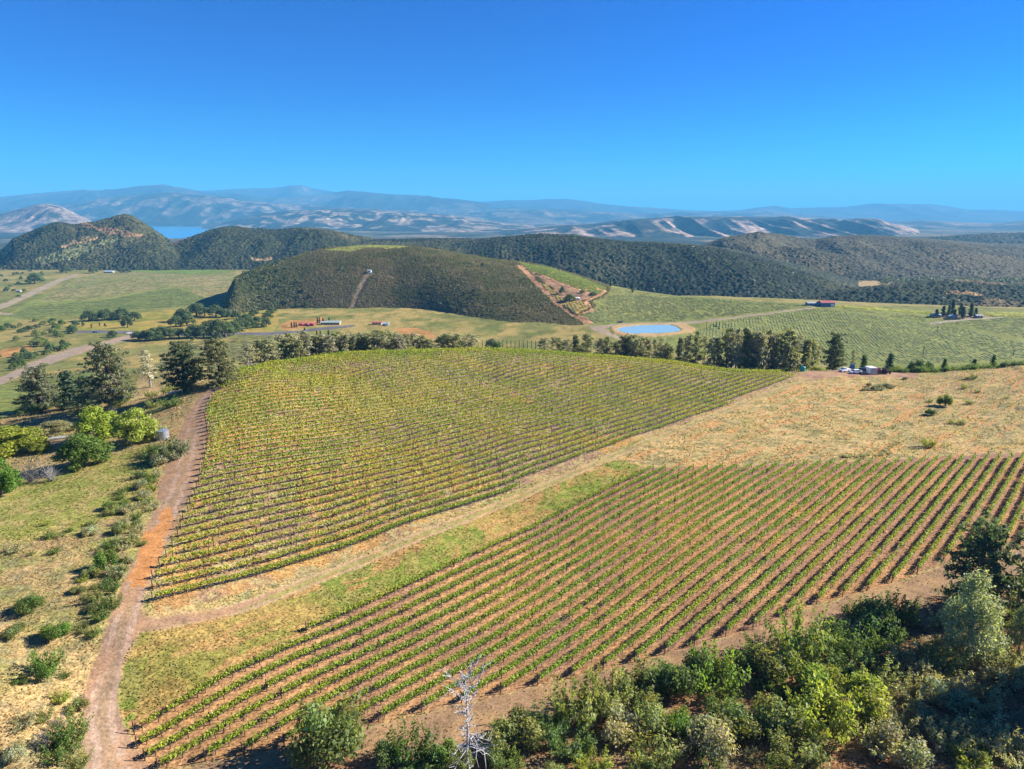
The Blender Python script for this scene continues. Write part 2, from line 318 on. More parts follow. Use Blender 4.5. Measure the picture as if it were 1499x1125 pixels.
ROAD_LEFT = poly([(-60, 470), (0, 446), (40, 428), (80, 410), (110, 401), (118, 402), (90, 412), (45, 434), (0, 453), (-60, 478)])
ROAD_LOOP = poly([(-60, 454), (0, 456), (20, 459), (31, 465), (27, 467), (15, 462), (0, 459.5), (-60, 458)])
POND_ROAD = poly([(862, 478), (880, 476), (900, 474), (940, 472), (1000, 471), (1050, 466), (1100, 460), (1150, 454), (1195, 449), (1195, 450.8), (1150, 456.5), (1100, 462.5), (1050, 469), (1010, 473.5), (940, 474), (905, 476.5), (885, 481), (893, 487), (912, 495), (905, 497), (885, 490), (868, 483)])
RED_TRACK = poly([(755, 387), (765, 388), (775, 398), (800, 425), (830, 452), (845, 462), (870, 455), (868, 447), (862, 441), (880, 434), (890, 427), (882, 420), (876, 419), (850, 420), (815, 408), (775, 396), (768, 394), (775, 397), (812, 411), (845, 424), (873, 425), (878, 428), (862, 438), (852, 442), (864, 450), (862, 454), (846, 460), (862, 466), (872, 474), (885, 484), (866, 482), (850, 470), (833, 460), (808, 441), (780, 413), (761, 394)])
F1 = poly([(-60, 480), (10, 462), (45, 440), (80, 424), (112, 407), (130, 402), (165, 397), (190, 395), (345, 397), (341, 420), (335, 440), (325, 447), (230, 452), (100, 463), (30, 468), (0, 475)])
F1_TOP = poly([(80, 424), (112, 407), (130, 402), (165, 397), (190, 395), (345, 397), (341, 415), (260, 419), (200, 428), (140, 438), (60, 441)])
F1_BRIGHT = poly([(178, 391), (200, 390), (300, 394.5), (345, 397), (300, 401), (240, 400), (190, 397)])
MEADOW = poly([(90, 475), (130, 468), (230, 455), (325, 449), (400, 455), (400, 486), (215, 486), (110, 483)])
MEADOW_TAN = poly([(40, 535), (120, 507), (190, 492), (215, 492), (300, 493), (410, 488), (410, 520), (350, 530), (200, 550), (60, 560)])
LEFT_VINE = poly([(-60, 600), (0, 565), (60, 552), (200, 540), (200, 570), (40, 600), (-60, 640)])
MID_FIELD = poly([(400, 452), (600, 449), (640, 449), (690, 467), (760, 472), (830, 462), (880, 488), (912, 497), (900, 520), (400, 520)])
ORANGE_PATCH = [poly([(-10, 518), (20, 508), (40, 505), (52, 511), (30, 520), (0, 524)]), poly([(405, 475), (430, 468), (475, 464), (475, 473), (440, 480), (410, 484)]),
                poly([(575, 482), (605, 478), (630, 487), (640, 494), (620, 496), (595, 488)])]
RIGHT_FIELDS = poly([(850, 470), (870, 450), (890, 430), (930, 429), (1000, 433), (1100, 440), (1200, 445), (1300, 450), (1400, 454.5), (1499, 455.5), (1800, 456), (1800, 540), (1499, 530), (1300, 540), (1000, 520), (905, 497), (885, 480)])
FARM_ROAD = poly([(1356, 473.5), (1375, 470.5), (1400, 467.5), (1425, 465.5), (1452, 464), (1470, 463), (1470, 464.5), (1440, 466.5), (1410, 469), (1385, 472.5), (1365, 476)])
FARM_YARD = poly([(1358, 463), (1370, 459), (1435, 459), (1450, 464), (1430, 466.5), (1385, 467)])
FARM_YELLOW = poly([(1212, 446.2), (1280, 450), (1368, 457), (1368, 459.8), (1330, 457.5), (1260, 452), (1212, 448)])
FARM_YELLOW2 = poly([(1438, 457), (1499, 457), (1800, 458), (1800, 462.5), (1499, 463), (1450, 463.5)])
HV_TOP = poly([(757, 383), (800, 390), (850, 405), (890, 421), (880, 431), (850, 424), (812, 409), (775, 396)])
HV_LOW = poly([(788, 412), (800, 416), (825, 438), (855, 441), (868, 449), (846, 460), (815, 440)])
HILL_MEADOW = poly([(470, 367), (500, 361), (540, 357), (600, 361), (580, 364), (540, 362), (515, 368)])
LEFT_GREEN = poly([(-60, 730), (0, 715), (60, 700), (180, 660), (235, 650), (230, 700), (200, 740), (120, 770), (60, 790), (0, 800), (-60, 800)])

SOIL_UP = (S(200, 168, 104), S(176, 146, 104)); ORANGE = S(224, 148, 66)
def blend(c, m, ca, cb, x, y, sc, seed, lo=.4, hi=.6):
    t = sstep(lo, hi, fbm(x / sc, y / sc, seed, 4))[:, None]; c[m] = (ca * (1 - t) + cb * t)[m]
def near_line(L, x, y):
    best = np.full(x.shape, 1e9); sg = np.zeros(x.shape)
    for (x1, y1), (x2, y2) in zip(L[:-1], L[1:]):
        dx, dy = x2 - x1, y2 - y1; l2 = dx * dx + dy * dy; t = np.clip(((x - x1) * dx + (y - y1) * dy) / l2, 0, 1); ex = x - x1 - t * dx; ey = y - y1 - t * dy
        d = np.hypot(ex, ey); s = np.sign(dx * ey - dy * ex); m = d < best; best[m] = d[m]; sg[m] = s[m]
    return best * sg
STRIP_LINE = poly([(205, 915), (250, 910), (350, 890), (450, 852), (560, 808), (645, 773), (730, 740), (810, 706), (885, 672), (935, 651), (1000, 626), (1060, 602), (1120, 577), (1171, 559)])
TRACK_LINE = poly([(168, 1140), (147, 1060), (158, 1000), (178, 930), (188, 885), (212, 830), (240, 768), (262, 710), (278, 650), (284, 620), (298, 588), (320, 565)])
def paint(x, y):
    n = len(x); far = np.clip(y / 120, .6, 8)
    jx = x + (fbm(x / (2.2 * far), y / (2.2 * far), 11, 3) - .5) * 3.2 * far; jy = y + (fbm(x / (2.2 * far), y / (2.2 * far), 12, 3) - .5) * 3.2 * far
    jf = lambda a: (x + (jx - x) * a, y + (jy - y) * a)
    c = np.zeros((n, 3)); al = np.ones(n, bool)
    n1 = fbm(x / 14, y / 14, 21, 4); n2 = fbm(x / 4, y / 4, 22, 4); n3 = fbm(x / 1.2, y / 1.2, 23, 3)
    # rough ground: straw, green weeds and bare soil
    straw = S(202, 174, 120); green = S(166, 164, 94); soil = S(196, 158, 114); greyg = S(160, 150, 112)
    t = sstep(.46, .66, n1 * .45 + n2 * .3 + n3 * .25)[:, None]; c[:] = straw * (1 - t) + green * t
    t = sstep(.5, .66, fbm(x / 6, y / 6, 24, 5) * .7 + n3 * .3)[:, None] * .7; c[:] = c * (1 - t) + soil * t
    t = sstep(.56, .64, n3)[:, None] * .6; c[:] = c * (1 - t) + greyg * t
    def reg(P, ca, cb, sc, seed, a=1., lo=.4, hi=.6):
        xx, yy = jf(a); m = inside(P, xx, yy); blend(c, m, np.asarray(ca), np.asarray(cb), x, y, sc, seed, lo, hi); return m
    far_ = y > 300
    # valley floor
    blend(c, far_, S(176, 160, 96), S(138, 140, 74), x, y, 60, 31)
    fr = (y > 690) & (x / y > .12); blend(c, fr, S(64, 74, 46), S(80, 84, 52), x, y, 40, 301, .35, .55); mm = fr & (y > 1130) & (y < 1300) & (fbm(x / 120, y / 60, 303, 3) > .45); c[mm] = S(196, 170, 118)
    tx = (.72 + .34 * fbm(x / 9, y / 9, 311, 4) + .22 * fbm(x / 3, y / 3, 312, 2))[:, None]; wd = far_ & (y < 1100) & (fbm(x / 7, y / 12, 313, 4) > .59)
    reg(MEADOW_TAN, S(186, 164, 98), S(150, 148, 84), 25, 32); reg(MEADOW, S(166, 160, 72), S(190, 166, 84), 30, 33); reg(MID_FIELD, S(190, 168, 100), S(146, 146, 78), 22, 34)
    reg(LEFT_VINE, S(150, 150, 76), S(170, 160, 90), 8, 35)
    for P in ORANGE_PATCH: reg(P, S(214, 160, 96), S(200, 148, 90), 10, 36)
    reg(F1, S(152, 158, 80), S(138, 150, 70), 40, 37, .5); reg(F1_TOP, S(180, 164, 110), S(160, 156, 92), 40, 38, .8); reg(F1_BRIGHT, S(140, 158, 56), S(150, 160, 66), 30, 39, .2)
    reg(RIGHT_FIELDS, S(152, 156, 84), S(140, 146, 74), 60, 40, .4); reg(FARM_YELLOW, S(188, 184, 50), S(170, 170, 56), 20, 41, .1); reg(FARM_YELLOW2, S(190, 180, 50), S(172, 166, 58), 20, 42, .1)
    # near ground
    reg(LEFT_GREEN, S(164, 166, 84), S(192, 176, 108), 2.2, 43, 2, .38, .66)
    m = (y < 300) & inside(poly([(200, 1128), (172, 1010), (205, 925), (300, 908), (450, 858), (740, 742), (940, 656), (1172, 560), (1240, 552), (1260, 560), (1120, 610), (960, 690), (760, 790), (500, 912), (185, 1070)]), *jf(.4))
    blend(c, m, S(184, 158, 92), S(156, 150, 76), x, y, 5, 44); mm = m & (fbm(x / 7 + 3, y / 7, 45, 3) > .53); blend(c, mm, S(138, 152, 66), S(158, 152, 82), x, y, 1.5, 46)
    mm = m & (fbm((x + y) / 9, (y - x) / 1.6, 47, 3) > .6); c[mm] = S(192, 156, 98)
    for P in GREEN_PATCHES: reg(P, S(140, 154, 66), S(168, 160, 86), 1.8, 441, 3.2, .36, .62)
    reg(DRY_FIELD, S(212, 182, 124), S(192, 172, 114), 5, 48, .8)
    md = inside(DRY_FIELD, *jf(.8)); mm = md & (fbm(x / 2.5, y / 1.2, 49, 3) > .58); c[mm] = S(164, 152, 104)
    mm = md & (fbm((x - y) / 1.5, (x + y) / 14, 50, 3) > .6); c[mm] = S(212, 168, 112)
    reg(BROWN_BAND, S(168, 126, 112), S(186, 140, 104), 3, 51, .35)
    m = reg(UP_BLOCK, SOIL_UP[0], SOIL_UP[1], 6, 52, .3)
    k = x / y; orange_zone = sstep(.46, .6, fbm(x / 18, y / 18, 53, 3) + .16 * sstep(-.2, -.55, k) - .12 * sstep(115, 190, y))
    c[m] = (c * (1 - orange_zone[:, None] * .5) + S(212, 158, 94) * orange_zone[:, None] * .5)[m]
    purple = sstep(.5, .62, fbm(x / 12, y / 12, 54, 3) + .1 * sstep(-.2, .2, k))[:, None] * .7; c[m] = (c * (1 - purple) + S(164, 138, 122) * purple)[m]
    mm = m & (n3 > .6); c[mm] = S(190, 170, 120)
    m = reg(LOW_BLOCK, S(194, 148, 102), S(180, 138, 106), 7, 55, .3)
    t = (sstep(.52, .62, fbm(x / 9, y / 9, 56, 3) - .35 * k) * .7)[:, None]; c[m] = (c * (1 - t) + S(206, 160, 112) * t)[m]
    reg(HEADLAND, S(188, 152, 110), S(176, 142, 108), 4, 57, .6)
    ch = inside(poly([(400, 1200), (420, 1110), (560, 1105), (700, 1085), (800, 1045), (880, 1010), (1000, 983), (1120, 938), (1190, 913), (1250, 893), (1300, 880), (1380, 873), (1499, 858), (1800, 830), (1900, 1300), (400, 1300)]), *jf(.8))
    blend(c, ch, S(176, 132, 96), S(166, 142, 106), x, y, 3, 58)
    strip_grass = 1
    m = reg(STRIP_ROAD, S(186, 162, 114), S(176, 150, 112), 4, 59, .3); t = (sstep(.52, .66, fbm(x / 4, y / 4, 60, 4)) * .7)[:, None]; c[m] = (c * (1 - t) + S(212, 164, 106) * t)[m]
    d = near_line(STRIP_LINE, x, y) + (fbm(x / 1.5, y / 1.5, 601, 3) - .5) * .5; mm = m & (np.abs(d) < .38); c[mm] = S(176, 164, 100); mm = m & (np.abs(np.abs(d) - .85) < .3); c[mm] = c[mm] * .4 + S(212, 180, 138) * .6
    c[far_] = (c * tx)[far_]; c[wd] *= np.array([.72, .8, .7])
    reg(YARD, S(176, 136, 116), S(196, 158, 122), 6, 61, .3)
    m = reg(TRACK, S(184, 148, 116), S(168, 138, 114), 5, 62, .35); op = np.exp(-((fbm(x / 3, y / 9, 64, 3) - .5) / .1) ** 2)
    m2 = m & inside(poly([(186, 852), (200, 802), (222, 768), (248, 742), (258, 757), (244, 795), (226, 835), (205, 862)]), jx, jy); orange_wash = m2
    d = near_line(TRACK_LINE, x, y) + (fbm(x / 2, y / 2, 602, 3) - .5) * .7; mm = m & (np.abs(np.abs(d) - .85) < .33); c[mm] = c[mm] * .35 + S(196, 168, 146) * .65; mm = m & (np.abs(d) < .4); c[mm] = c[mm] * .6 + S(168, 146, 112) * .4
    t = (sstep(.5, .66, fbm(x / 1.5, y / 9, 63, 4)) * .7)[:, None]; c[m] = (c * (1 - t) + S(192, 150, 116) * t)[m]
    ow = orange_wash & (fbm(x / 1.2, y / 3, 641, 3) > .36); c[ow] = c[ow] * .25 + S(216, 146, 78) * .75
    # far tracks, roads and the reservoir
    reg(ROAD_LEFT, S(190, 172, 140), S(176, 160, 132), 10, 65, .15); reg(ROAD_LOOP, S(186, 170, 140), S(176, 160, 130), 10, 66, .15); reg(ROAD_MAIN, S(178, 160, 140), S(190, 162, 136), 10, 67, .12)
    reg(ROAD_PAVED, S(118, 114, 118), S(134, 128, 126), 15, 68, .1)
    reg(ORANGE_BANK, S(206, 172, 122), S(198, 156, 112), 12, 69, .15); reg(BANK, S(214, 182, 126), S(200, 170, 120), 10, 70, .08); reg(POND_ROAD, S(190, 170, 140), S(182, 160, 138), 12, 71, .08)
    reg(FARM_YARD, S(170, 148, 110), S(150, 130, 104), 10, 72, .1); reg(FARM_ROAD, S(188, 176, 156), S(180, 166, 146), 10, 73, .08)
    return c
def faces_grid(nv, nu, keep=None):
    i = np.arange((nv - 1) * (nu - 1)); r = i // (nu - 1); q = i % (nu - 1); a = r * nu + q
    return np.c_[a, a + 1, a + nu + 1, a + nu]
# level the reservoir: a basin with a low bank round it
pc = RESERVOIR.mean(0); ZW = float(gz(*pc)) + .3
_in = inside(RESERVOIR, GX, GYm); _bk = inside(ORANGE_BANK, GX, GYm)
GZ = np.where(_in, ZW - 1.2, np.where(_bk, np.maximum(ZW + .25, GZ * .3 + .7 * (ZW + .4)), GZ))
C = paint(GX.ravel(), GYm.ravel())
FG = faces_grid(NV, NU)
fx = GX.ravel()[FG].mean(1); fy = GYm.ravel()[FG].mean(1)
VG = np.c_[GX.ravel(), GYm.ravel(), GZ.ravel()]
fj = np.clip(fy / 120, .6, 4); jx = fx + (fbm(fx / 1.3, fy / 1.3, 81, 2) - .5) * 1.1 * fj; jy = fy + (fbm(fx / 1.3, fy / 1.3, 82, 2) - .5) * 1.1 * fj
owner = np.zeros(len(FG), int)
ROADS = [('dirt_track', TRACK, 1), ('strip_track', STRIP_ROAD, 2), ('headland_track', HEADLAND, 3), ('field_edge_track', BROWN_BAND, 4), ('gravel_yard', YARD, 5), ('gravel_road', ROAD_MAIN, 6), ('paved_road', ROAD_PAVED, 7),
         ('farm_lane', ROAD_LEFT, 8), ('farm_path', ROAD_LOOP, 9), ('reservoir_bank', ORANGE_BANK, 10), ('reservoir_road', POND_ROAD, 11), ('farmyard_road', FARM_ROAD, 12)]
for nm, P, k in ROADS:
    a = .4 if k < 6 else 0
    owner[inside(P, fx + (jx - fx) * a, fy + (jy - fy) * a)] = k
def sub(name, m, mat):
    F = FG[m]; used, inv = np.unique(F, return_inverse=True)
    o = link(name, mesh(name, VG[used], inv.reshape(F.shape), mat, C[used], True)); o['kind'] = 'structure'; return o
sub('ground', owner == 0, M_GROUND)
for nm, P, k in ROADS:
    if (owner == k).any(): sub(nm, owner == k, M_TRACK)
def sheet(name, P, z, mat, kind='structure'):
    o = link(name, mesh(name, np.c_[P, np.full(len(P), z)], np.arange(len(P))[None, :], mat)); o['kind'] = kind; return o
def water_mat(name, rgb, rough, bscale, bstr):
    m, nt, out = new_mat(name); p = node(nt, 'ShaderNodeBsdfPrincipled', Roughness=rough); p.inputs['Base Color'].default_value = (*rgb, 1); p.inputs['IOR'].default_value = 1.33
    g = nt.nodes.new('ShaderNodeNewGeometry'); n = node(nt, 'ShaderNodeTexNoise', Scale=bscale, Detail=3); nt.links.new(g.outputs[0], n.inputs['Vector'])
    b = node(nt, 'ShaderNodeBump', Strength=bstr, Distance=.2); nt.links.new(n.outputs['Fac'], b.inputs['Height']); nt.links.new(b.outputs[0], p.inputs['Normal']); nt.links.new(p.outputs[0], out.inputs[0]); return m
sheet('reservoir_water', RESERVOIR, ZW, water_mat('reservoir_water', (.22, .36, .42), .2, .35, .5))

# ------------------------------------------------------------------ hill mesh (middle hill) and the farther hills and mountains
def ridge_mesh(name, r, nu, nv, colour, mat, rough_amp=0, rough_s=5, ymax=None, seed=0, pow_=1.0, canopy=None):
    k = np.linspace(r.k0 + 1e-4, r.k1 - 1e-4, nu); Yf = np.interp(k, r.fk, r.Yf) * .985; Yc = np.interp(k, r.ku, r.Yc); Yb = Yc + r.back * .8
    t = np.linspace(0, 1, nv)[:, None]
    y = np.where(t < .8, Yf * (Yc / Yf) ** (t / .8), Yc + (Yb - Yc) * np.clip((t - .8) / .2, 0, 1)); x = y * k
    z = r.at(x, y); cl = colour(x.ravel(), y.ravel(), z.ravel())
    if canopy is not None: z = z + canopy(x, y)
    elif rough_amp: z = z + rough_amp * (fbm(x / rough_s, y / rough_s, seed + 5, 3) - .5) * 2
    o = link(name, mesh(name, np.c_[x.ravel(), y.ravel(), z.ravel()], faces_grid(nv, nu), mat, cl, True)); o['kind'] = 'structure'; return o
SCRUB = S(96, 93, 58); SCRUB2 = S(120, 108, 72); SCRUB3 = S(72, 76, 48)
H1_BARE = [HV_TOP, HV_LOW, HILL_MEADOW]
HV_MID = poly([(775, 398), (812, 411), (845, 424), (873, 426), (862, 438), (852, 441), (825, 437), (800, 415)])
FIREBREAK = poly([(509, 452), (515, 452), (530, 424), (546, 396), (539, 395), (523, 420)])
RIGHT_SHOULDER = np.array([hit(a, b) for a, b in ((886, 484), (868, 475), (850, 461), (867, 453), (873, 447), (866, 441), (884, 434), (893, 427))] + [W(895, 800, 420), W(1070, 800, 440), W(1070, 560, 460), W(1000, 540, 470), W(905, 545, 470)])
def h1_bare(x, y):
    j = (fbm(x / 8, y / 8, 90, 3) - .5) * 10
    return [inside(P, x + j * a, y + j * a) for P, a in ((HV_TOP, .3), (HV_LOW, .2), (HV_MID, .6), (HILL_MEADOW, 1), (RED_TRACK, .12), (FIREBREAK, .15), (RIGHT_SHOULDER, .2))]
def h1_col(x, y, z):
    t = sstep(.4, .6, fbm(x / 25, y / 25, 91, 4))[:, None]; c = SCRUB * (1 - t) + SCRUB2 * t
    t = sstep(.6, .68, fbm(x / 40, y / 40, 92, 4))[:, None] * .5; c = c * (1 - t) + S(150, 116, 86) * t
    b = h1_bare(x, y); c[b[6]] = S(150, 150, 84); c[b[0]] = S(148, 156, 58); c[b[1]] = S(186, 154, 84); c[b[2]] = S(176, 138, 104); c[b[3]] = S(158, 160, 74); c[b[5]] = S(146, 128, 104)
    rt = inside(RED_TRACK, x, y); c[rt] = S(208, 158, 116); return c
ridge_mesh('scrub_hill', H1, 700, 330, h1_col, M_HILL)
def hill_col(seed, a=SCRUB, b=SCRUB3, bare=(), pale=S(160, 136, 96), pl=.66):
    def f(x, y, z):
        t = sstep(.4, .62, fbm(x / 90, y / 90, seed, 4))[:, None]; c = a * (1 - t) + b * t
        t = sstep(pl, pl + .06, fbm(x / 130, y / 130, seed + 1, 4))[:, None] * .6; c = c * (1 - t) + pale * t
        px, py = pix(x, y, z)
        jx = (fbm(x / 40, y / 40, seed + 2, 4) - .5) * 14; jy = (fbm(x / 40, y / 40, seed + 3, 4) - .5) * 8
        for P, col in bare:
            P = np.array(P, float); m = inside(P, px + jx, py + jy); c[m] = col
        return c
    return f
def bumps(s, amp, seed):
    return lambda x, y: amp * (1 - np.abs(2 * vnoise(x / s, y / s, seed) - 1)) * .6 + amp * vnoise(x / s / .45, y / s / .45, seed + 1)
H_POINT = Ridge([(-60, 400), (-20, 385), (0, 376), (20, 352), (60, 335), (85, 327), (110, 331), (135, 327.5), (160, 322), (172, 318), (183, 316.5), (195, 319), (210, 328), (230, 341), (248, 354), (262, 366), (280, 385), (300, 392)],
                [(-60, 1480), (0, 1500), (85, 1570), (183, 1640), (300, 1560)], foot=[(-60, 402), (0, 393), (60, 393), (140, 393), (200, 393), (300, 396)], Yf=1310, back=900, zb=-75, prof=.8, gully=.5, gs=160, seed=11, sink=6)
OR1 = S(196, 132, 92)
ridge_mesh('pointed_hill', H_POINT, 420, 240, hill_col(101, bare=(([(115, 325), (140, 333), (205, 344), (215, 350), (150, 345), (122, 334)], S(160, 128, 92)), ([(50, 382), (90, 368), (130, 356), (180, 350), (150, 362), (110, 380), (60, 392)], S(132, 134, 88)), ([(85, 363), (140, 350), (140, 353), (90, 366)], S(178, 148, 108)), ([(-10, 350), (15, 352), (18, 365), (5, 378), (-10, 378)], S(168, 164, 96)))), M_HILL, canopy=bumps(7, 3.6, 7))
H_SADDLE = Ridge([(120, 400), (150, 382), (185, 368), (215, 360), (240, 362), (262, 356), (285, 347), (305, 340), (325, 335), (345, 333.5), (365, 335.5), (400, 338), (440, 335.5), (470, 337), (500, 342), (530, 349), (560, 355), (610, 362), (660, 372)],
                 [(120, 1400), (215, 1560), (340, 1620), (660, 1560)], foot=[(120, 402), (200, 394), (345, 398), (400, 398), (660, 400)], Yf=1310, back=700, zb=-75, prof=.8, gully=.4, gs=140, seed=13, sink=6)
ridge_mesh('saddle_hill', H_SADDLE, 520, 220, hill_col(111, bare=(([(222, 361), (238, 355), (262, 346), (275, 349), (268, 354), (245, 364), (225, 369)], OR1), ([(258, 352), (272, 347), (278, 352)], OR1), ([(366, 382), (400, 378), (400, 381), (372, 385)], S(196, 164, 112)))), M_HILL, canopy=bumps(7, 3.6, 8))
H_LONG = Ridge([(440, 372), (500, 356), (560, 352.5), (640, 350.5), (700, 352), (745, 348), (790, 344), (840, 346.5), (880, 352.5), (920, 357), (960, 358), (1010, 362), (1060, 368), (1100, 378), (1150, 392), (1200, 408), (1250, 425), (1300, 442)],
               [(440, 1560), (640, 1520), (790, 1360), (1060, 1200), (1300, 1060)], foot=[(440, 400), (760, 430), (900, 440), (1100, 444), (1300, 452)], Yf=[(440, 1250), (760, 1050), (1100, 930), (1300, 900)], back=800, zb=-75, prof=.75, gully=.5, gs=230, seed=17, sink=6, ga=.3)
ridge_mesh('long_ridge', H_LONG, 760, 260, hill_col(121, a=S(74, 78, 54), b=S(60, 66, 46), pale=S(104, 102, 68), pl=.58), M_HILL, canopy=bumps(7, 3.4, 9))
H_BACK = Ridge([(980, 370), (1030, 363), (1060, 350.5), (1090, 345.5), (1110, 342), (1140, 345), (1170, 351), (1195, 352), (1225, 347.5), (1260, 346.5), (1300, 348.5), (1350, 352.5), (1400, 357), (1450, 362), (1499, 364), (1560, 362), (1700, 370)],
               [(980, 1600), (1110, 1640), (1190, 1780), (1260, 1720), (1700, 1760)], foot=[(980, 415), (1300, 414), (1499, 412), (1700, 410)], Yf=1230, back=1200, zb=-75, prof=.7, gully=.8, gs=300, seed=19, sink=8, ga=.25)
ridge_mesh('back_ridge', H_BACK, 620, 240, hill_col(131, a=S(100, 96, 76), b=S(82, 82, 64), pale=S(122, 112, 84), pl=.56), M_HILL, canopy=bumps(8, 3.4, 10))
H_KNOLL = Ridge([(1180, 452), (1230, 434), (1290, 426), (1335, 421), (1385, 416.5), (1430, 419), (1499, 425), (1600, 428), (1750, 440)], [(1180, 860), (1230, 900), (1385, 1010), (1750, 980)], foot=[(1180, 455), (1300, 456), (1499, 460), (1750, 462)], Yf=780, back=200, zb=-70, prof=.8, gully=.5, gs=90, seed=23, sink=6)
ridge_mesh('wooded_knoll', H_KNOLL, 380, 200, hill_col(141, a=S(60, 70, 44), b=S(76, 80, 50), bare=(([(1385, 436), (1400, 431), (1440, 435), (1435, 441), (1410, 439)], S(186, 150, 104)),)), M_HILL, canopy=bumps(7, 5, 12))
H_SPUR = Ridge([(1040, 392), (1075, 376), (1110, 368), (1150, 363), (1180, 366), (1220, 377), (1262, 392), (1305, 414)], [(1040, 1380), (1150, 1440), (1305, 1300)], foot=[(1040, 418), (1305, 418)], Yf=1230, back=420, zb=-72, prof=.85, gully=.5, gs=170, seed=29, sink=6, ga=.4)
ridge_mesh('scrub_spur', H_SPUR, 300, 200, hill_col(137, a=S(104, 98, 72), b=S(80, 80, 56), pale=S(128, 114, 84), pl=.54), M_HILL, canopy=bumps(8, 3.4, 15))
H_RISE = Ridge([(1230, 366), (1290, 357), (1350, 352), (1410, 347.5), (1450, 345), (1499, 343.5), (1600, 344), (1750, 352)], [(1230, 2750), (1499, 2800), (1750, 2800)], foot=[(1230, 370), (1750, 366)], Yf=2500, back=900, zb=-70, prof=.8, gully=.4, gs=300, seed=61, sink=4)
ridge_mesh('wooded_rise', H_RISE, 260, 120, hill_col(147, a=S(62, 70, 48), b=S(80, 80, 56), pale=S(130, 118, 86), pl=.6), M_HILL, canopy=bumps(10, 9, 16))
# the plain behind, the lake on it and the mountains round it
def grid_sheet(name, k0, k1, y0, y1, nu, nv, zf, colour, mat):
    k, y = np.meshgrid(np.linspace(k0, k1, nu), np.exp(np.linspace(math.log(y0), math.log(y1), nv))); x = k * y; z = zf(x, y)
    o = link(name, mesh(name, np.c_[x.ravel(), y.ravel(), z.ravel()], faces_grid(nv, nu), mat, colour(x.ravel(), y.ravel(), z.ravel()), True)); o['kind'] = 'structure'; return o
def plain_col(x, y, z):
    t = sstep(.42, .6, fbm(x / 300, y / 500, 151, 4))[:, None]; c = S(58, 66, 44) * (1 - t) + S(104, 100, 68) * t
    t = sstep(.6, .68, fbm(x / 500, y / 300, 152, 3))[:, None]; return c * (1 - t) + S(150, 132, 98) * t
grid_sheet('valley_plain', -1.3, 1.3, 1150, 26000, 420, 260, lambda x, y: -66 - 6 * sstep(1700, 1150, y) + 0 * x, plain_col, M_FAR)
LAKE = np.array([W(190, 4300, 340), W(240, 3600, 345), W(330, 3600, 345), W(420, 4200, 340), W(420, 5600, 335), W(330, 6800, 334), W(260, 7600, 333), W(200, 7400, 333)])
sheet('lake_water', LAKE, -64.6, water_mat('lake_water', (.05, .26, .50), .2, .05, .05))
DRY = S(196, 156, 120); OAKS = S(58, 64, 46)
def mtn_col(seed, dry, s=260, thr=.5, soft=.05, sun_side=0):
    def f(x, y, z):
        n = fbm(x / s, y / s, seed, 5) * .75 + ridged(x / (s * 2.2), y / (s * 2.2), seed + 3, 4) * .25
        if sun_side: n = n + np.clip((CUR[0].at(x - 25, y) - CUR[0].at(x + 25, y)) / 50, -1, 1) * sun_side  # dry grass weighted to sun-facing flanks; paints in their lit and shaded sides
        t = sstep(thr - soft, thr + soft, n)[:, None]; c = OAKS * (1 - t) + dry * t
        t = sstep(.35, .7, fbm(x / (s * .25), y / (s * .25), seed + 7, 3))[:, None]; return c * (.7 + .6 * t)
    return f
CUR = [None]
def mountain(name, crest, Yc, foot, Yf, colour, gully, gs, seed, prof=.9, nu=620, nv=170, back=3000, ga=.6):
    r = Ridge(crest, Yc, foot=foot, Yf=Yf, back=back, zb=-66, prof=prof, gully=gully, gs=gs, seed=seed, sink=2, ga=ga, smooth=25); CUR[:] = [r]
    return ridge_mesh(name, r, nu, nv, colour, M_FAR, rough_amp=4, rough_s=60, seed=seed)
FT = [(-200, 336), (1800, 336)]
mountain('pale_hill', [(-120, 334), (-60, 325), (0, 313), (35, 304), (55, 299), (70, 297.5), (85, 300), (105, 309), (125, 319), (150, 332), (165, 335)], 5600, [(-120, 338), (165, 338)], 4700, mtn_col(161, S(164, 142, 122), 160, .47, .06, .2), .5, 330, 31, nu=200)
mountain('lakeside_mountain', [(-200, 316), (-100, 312), (0, 306), (60, 303), (110, 297), (150, 291), (200, 286), (235, 283), (270, 284), (300, 286), (330, 290), (360, 294), (400, 299), (440, 299), (480, 301), (520, 304), (560, 307), (600, 309), (650, 312), (700, 318), (760, 326), (800, 334)], 9500, [(-200, 335), (330, 333.5), (800, 337)], [(-200, 7000), (330, 7700), (800, 6200)], mtn_col(171, S(134, 118, 96), 260, .58, .06, .2), .8, 800, 37, ga=.35)
mountain('oak_foothills', [(280, 336), (330, 324), (380, 313), (420, 308), (470, 306), (500, 305.5), (540, 307), (570, 309), (610, 312), (650, 314), (700, 320), (740, 326), (790, 329), (840, 327), (900, 330), (960, 336)], 7000, [(280, 338), (960, 341)], [(280, 5600), (960, 4600)], mtn_col(181, S(166, 146, 122), 150, .56, .05, .25), .7, 420, 41, ga=.3)
mountain('striped_ridge', [(640, 343), (700, 340), (760, 336), (810, 330), (860, 328), (900, 323.5), (950, 319), (1000, 317), (1060, 316.5), (1100, 317), (1150, 317.5), (1195, 320), (1230, 322), (1255, 319.5), (1285, 321), (1300, 326), (1330, 334), (1370, 346), (1400, 353)], [(640, 5200), (1400, 5200)], [(640, 350), (1050, 366), (1400, 362)], 3600, mtn_col(191, S(196, 166, 142), 200, .55, .09, .42), 1.0, 260, 43, prof=.75, ga=.12)
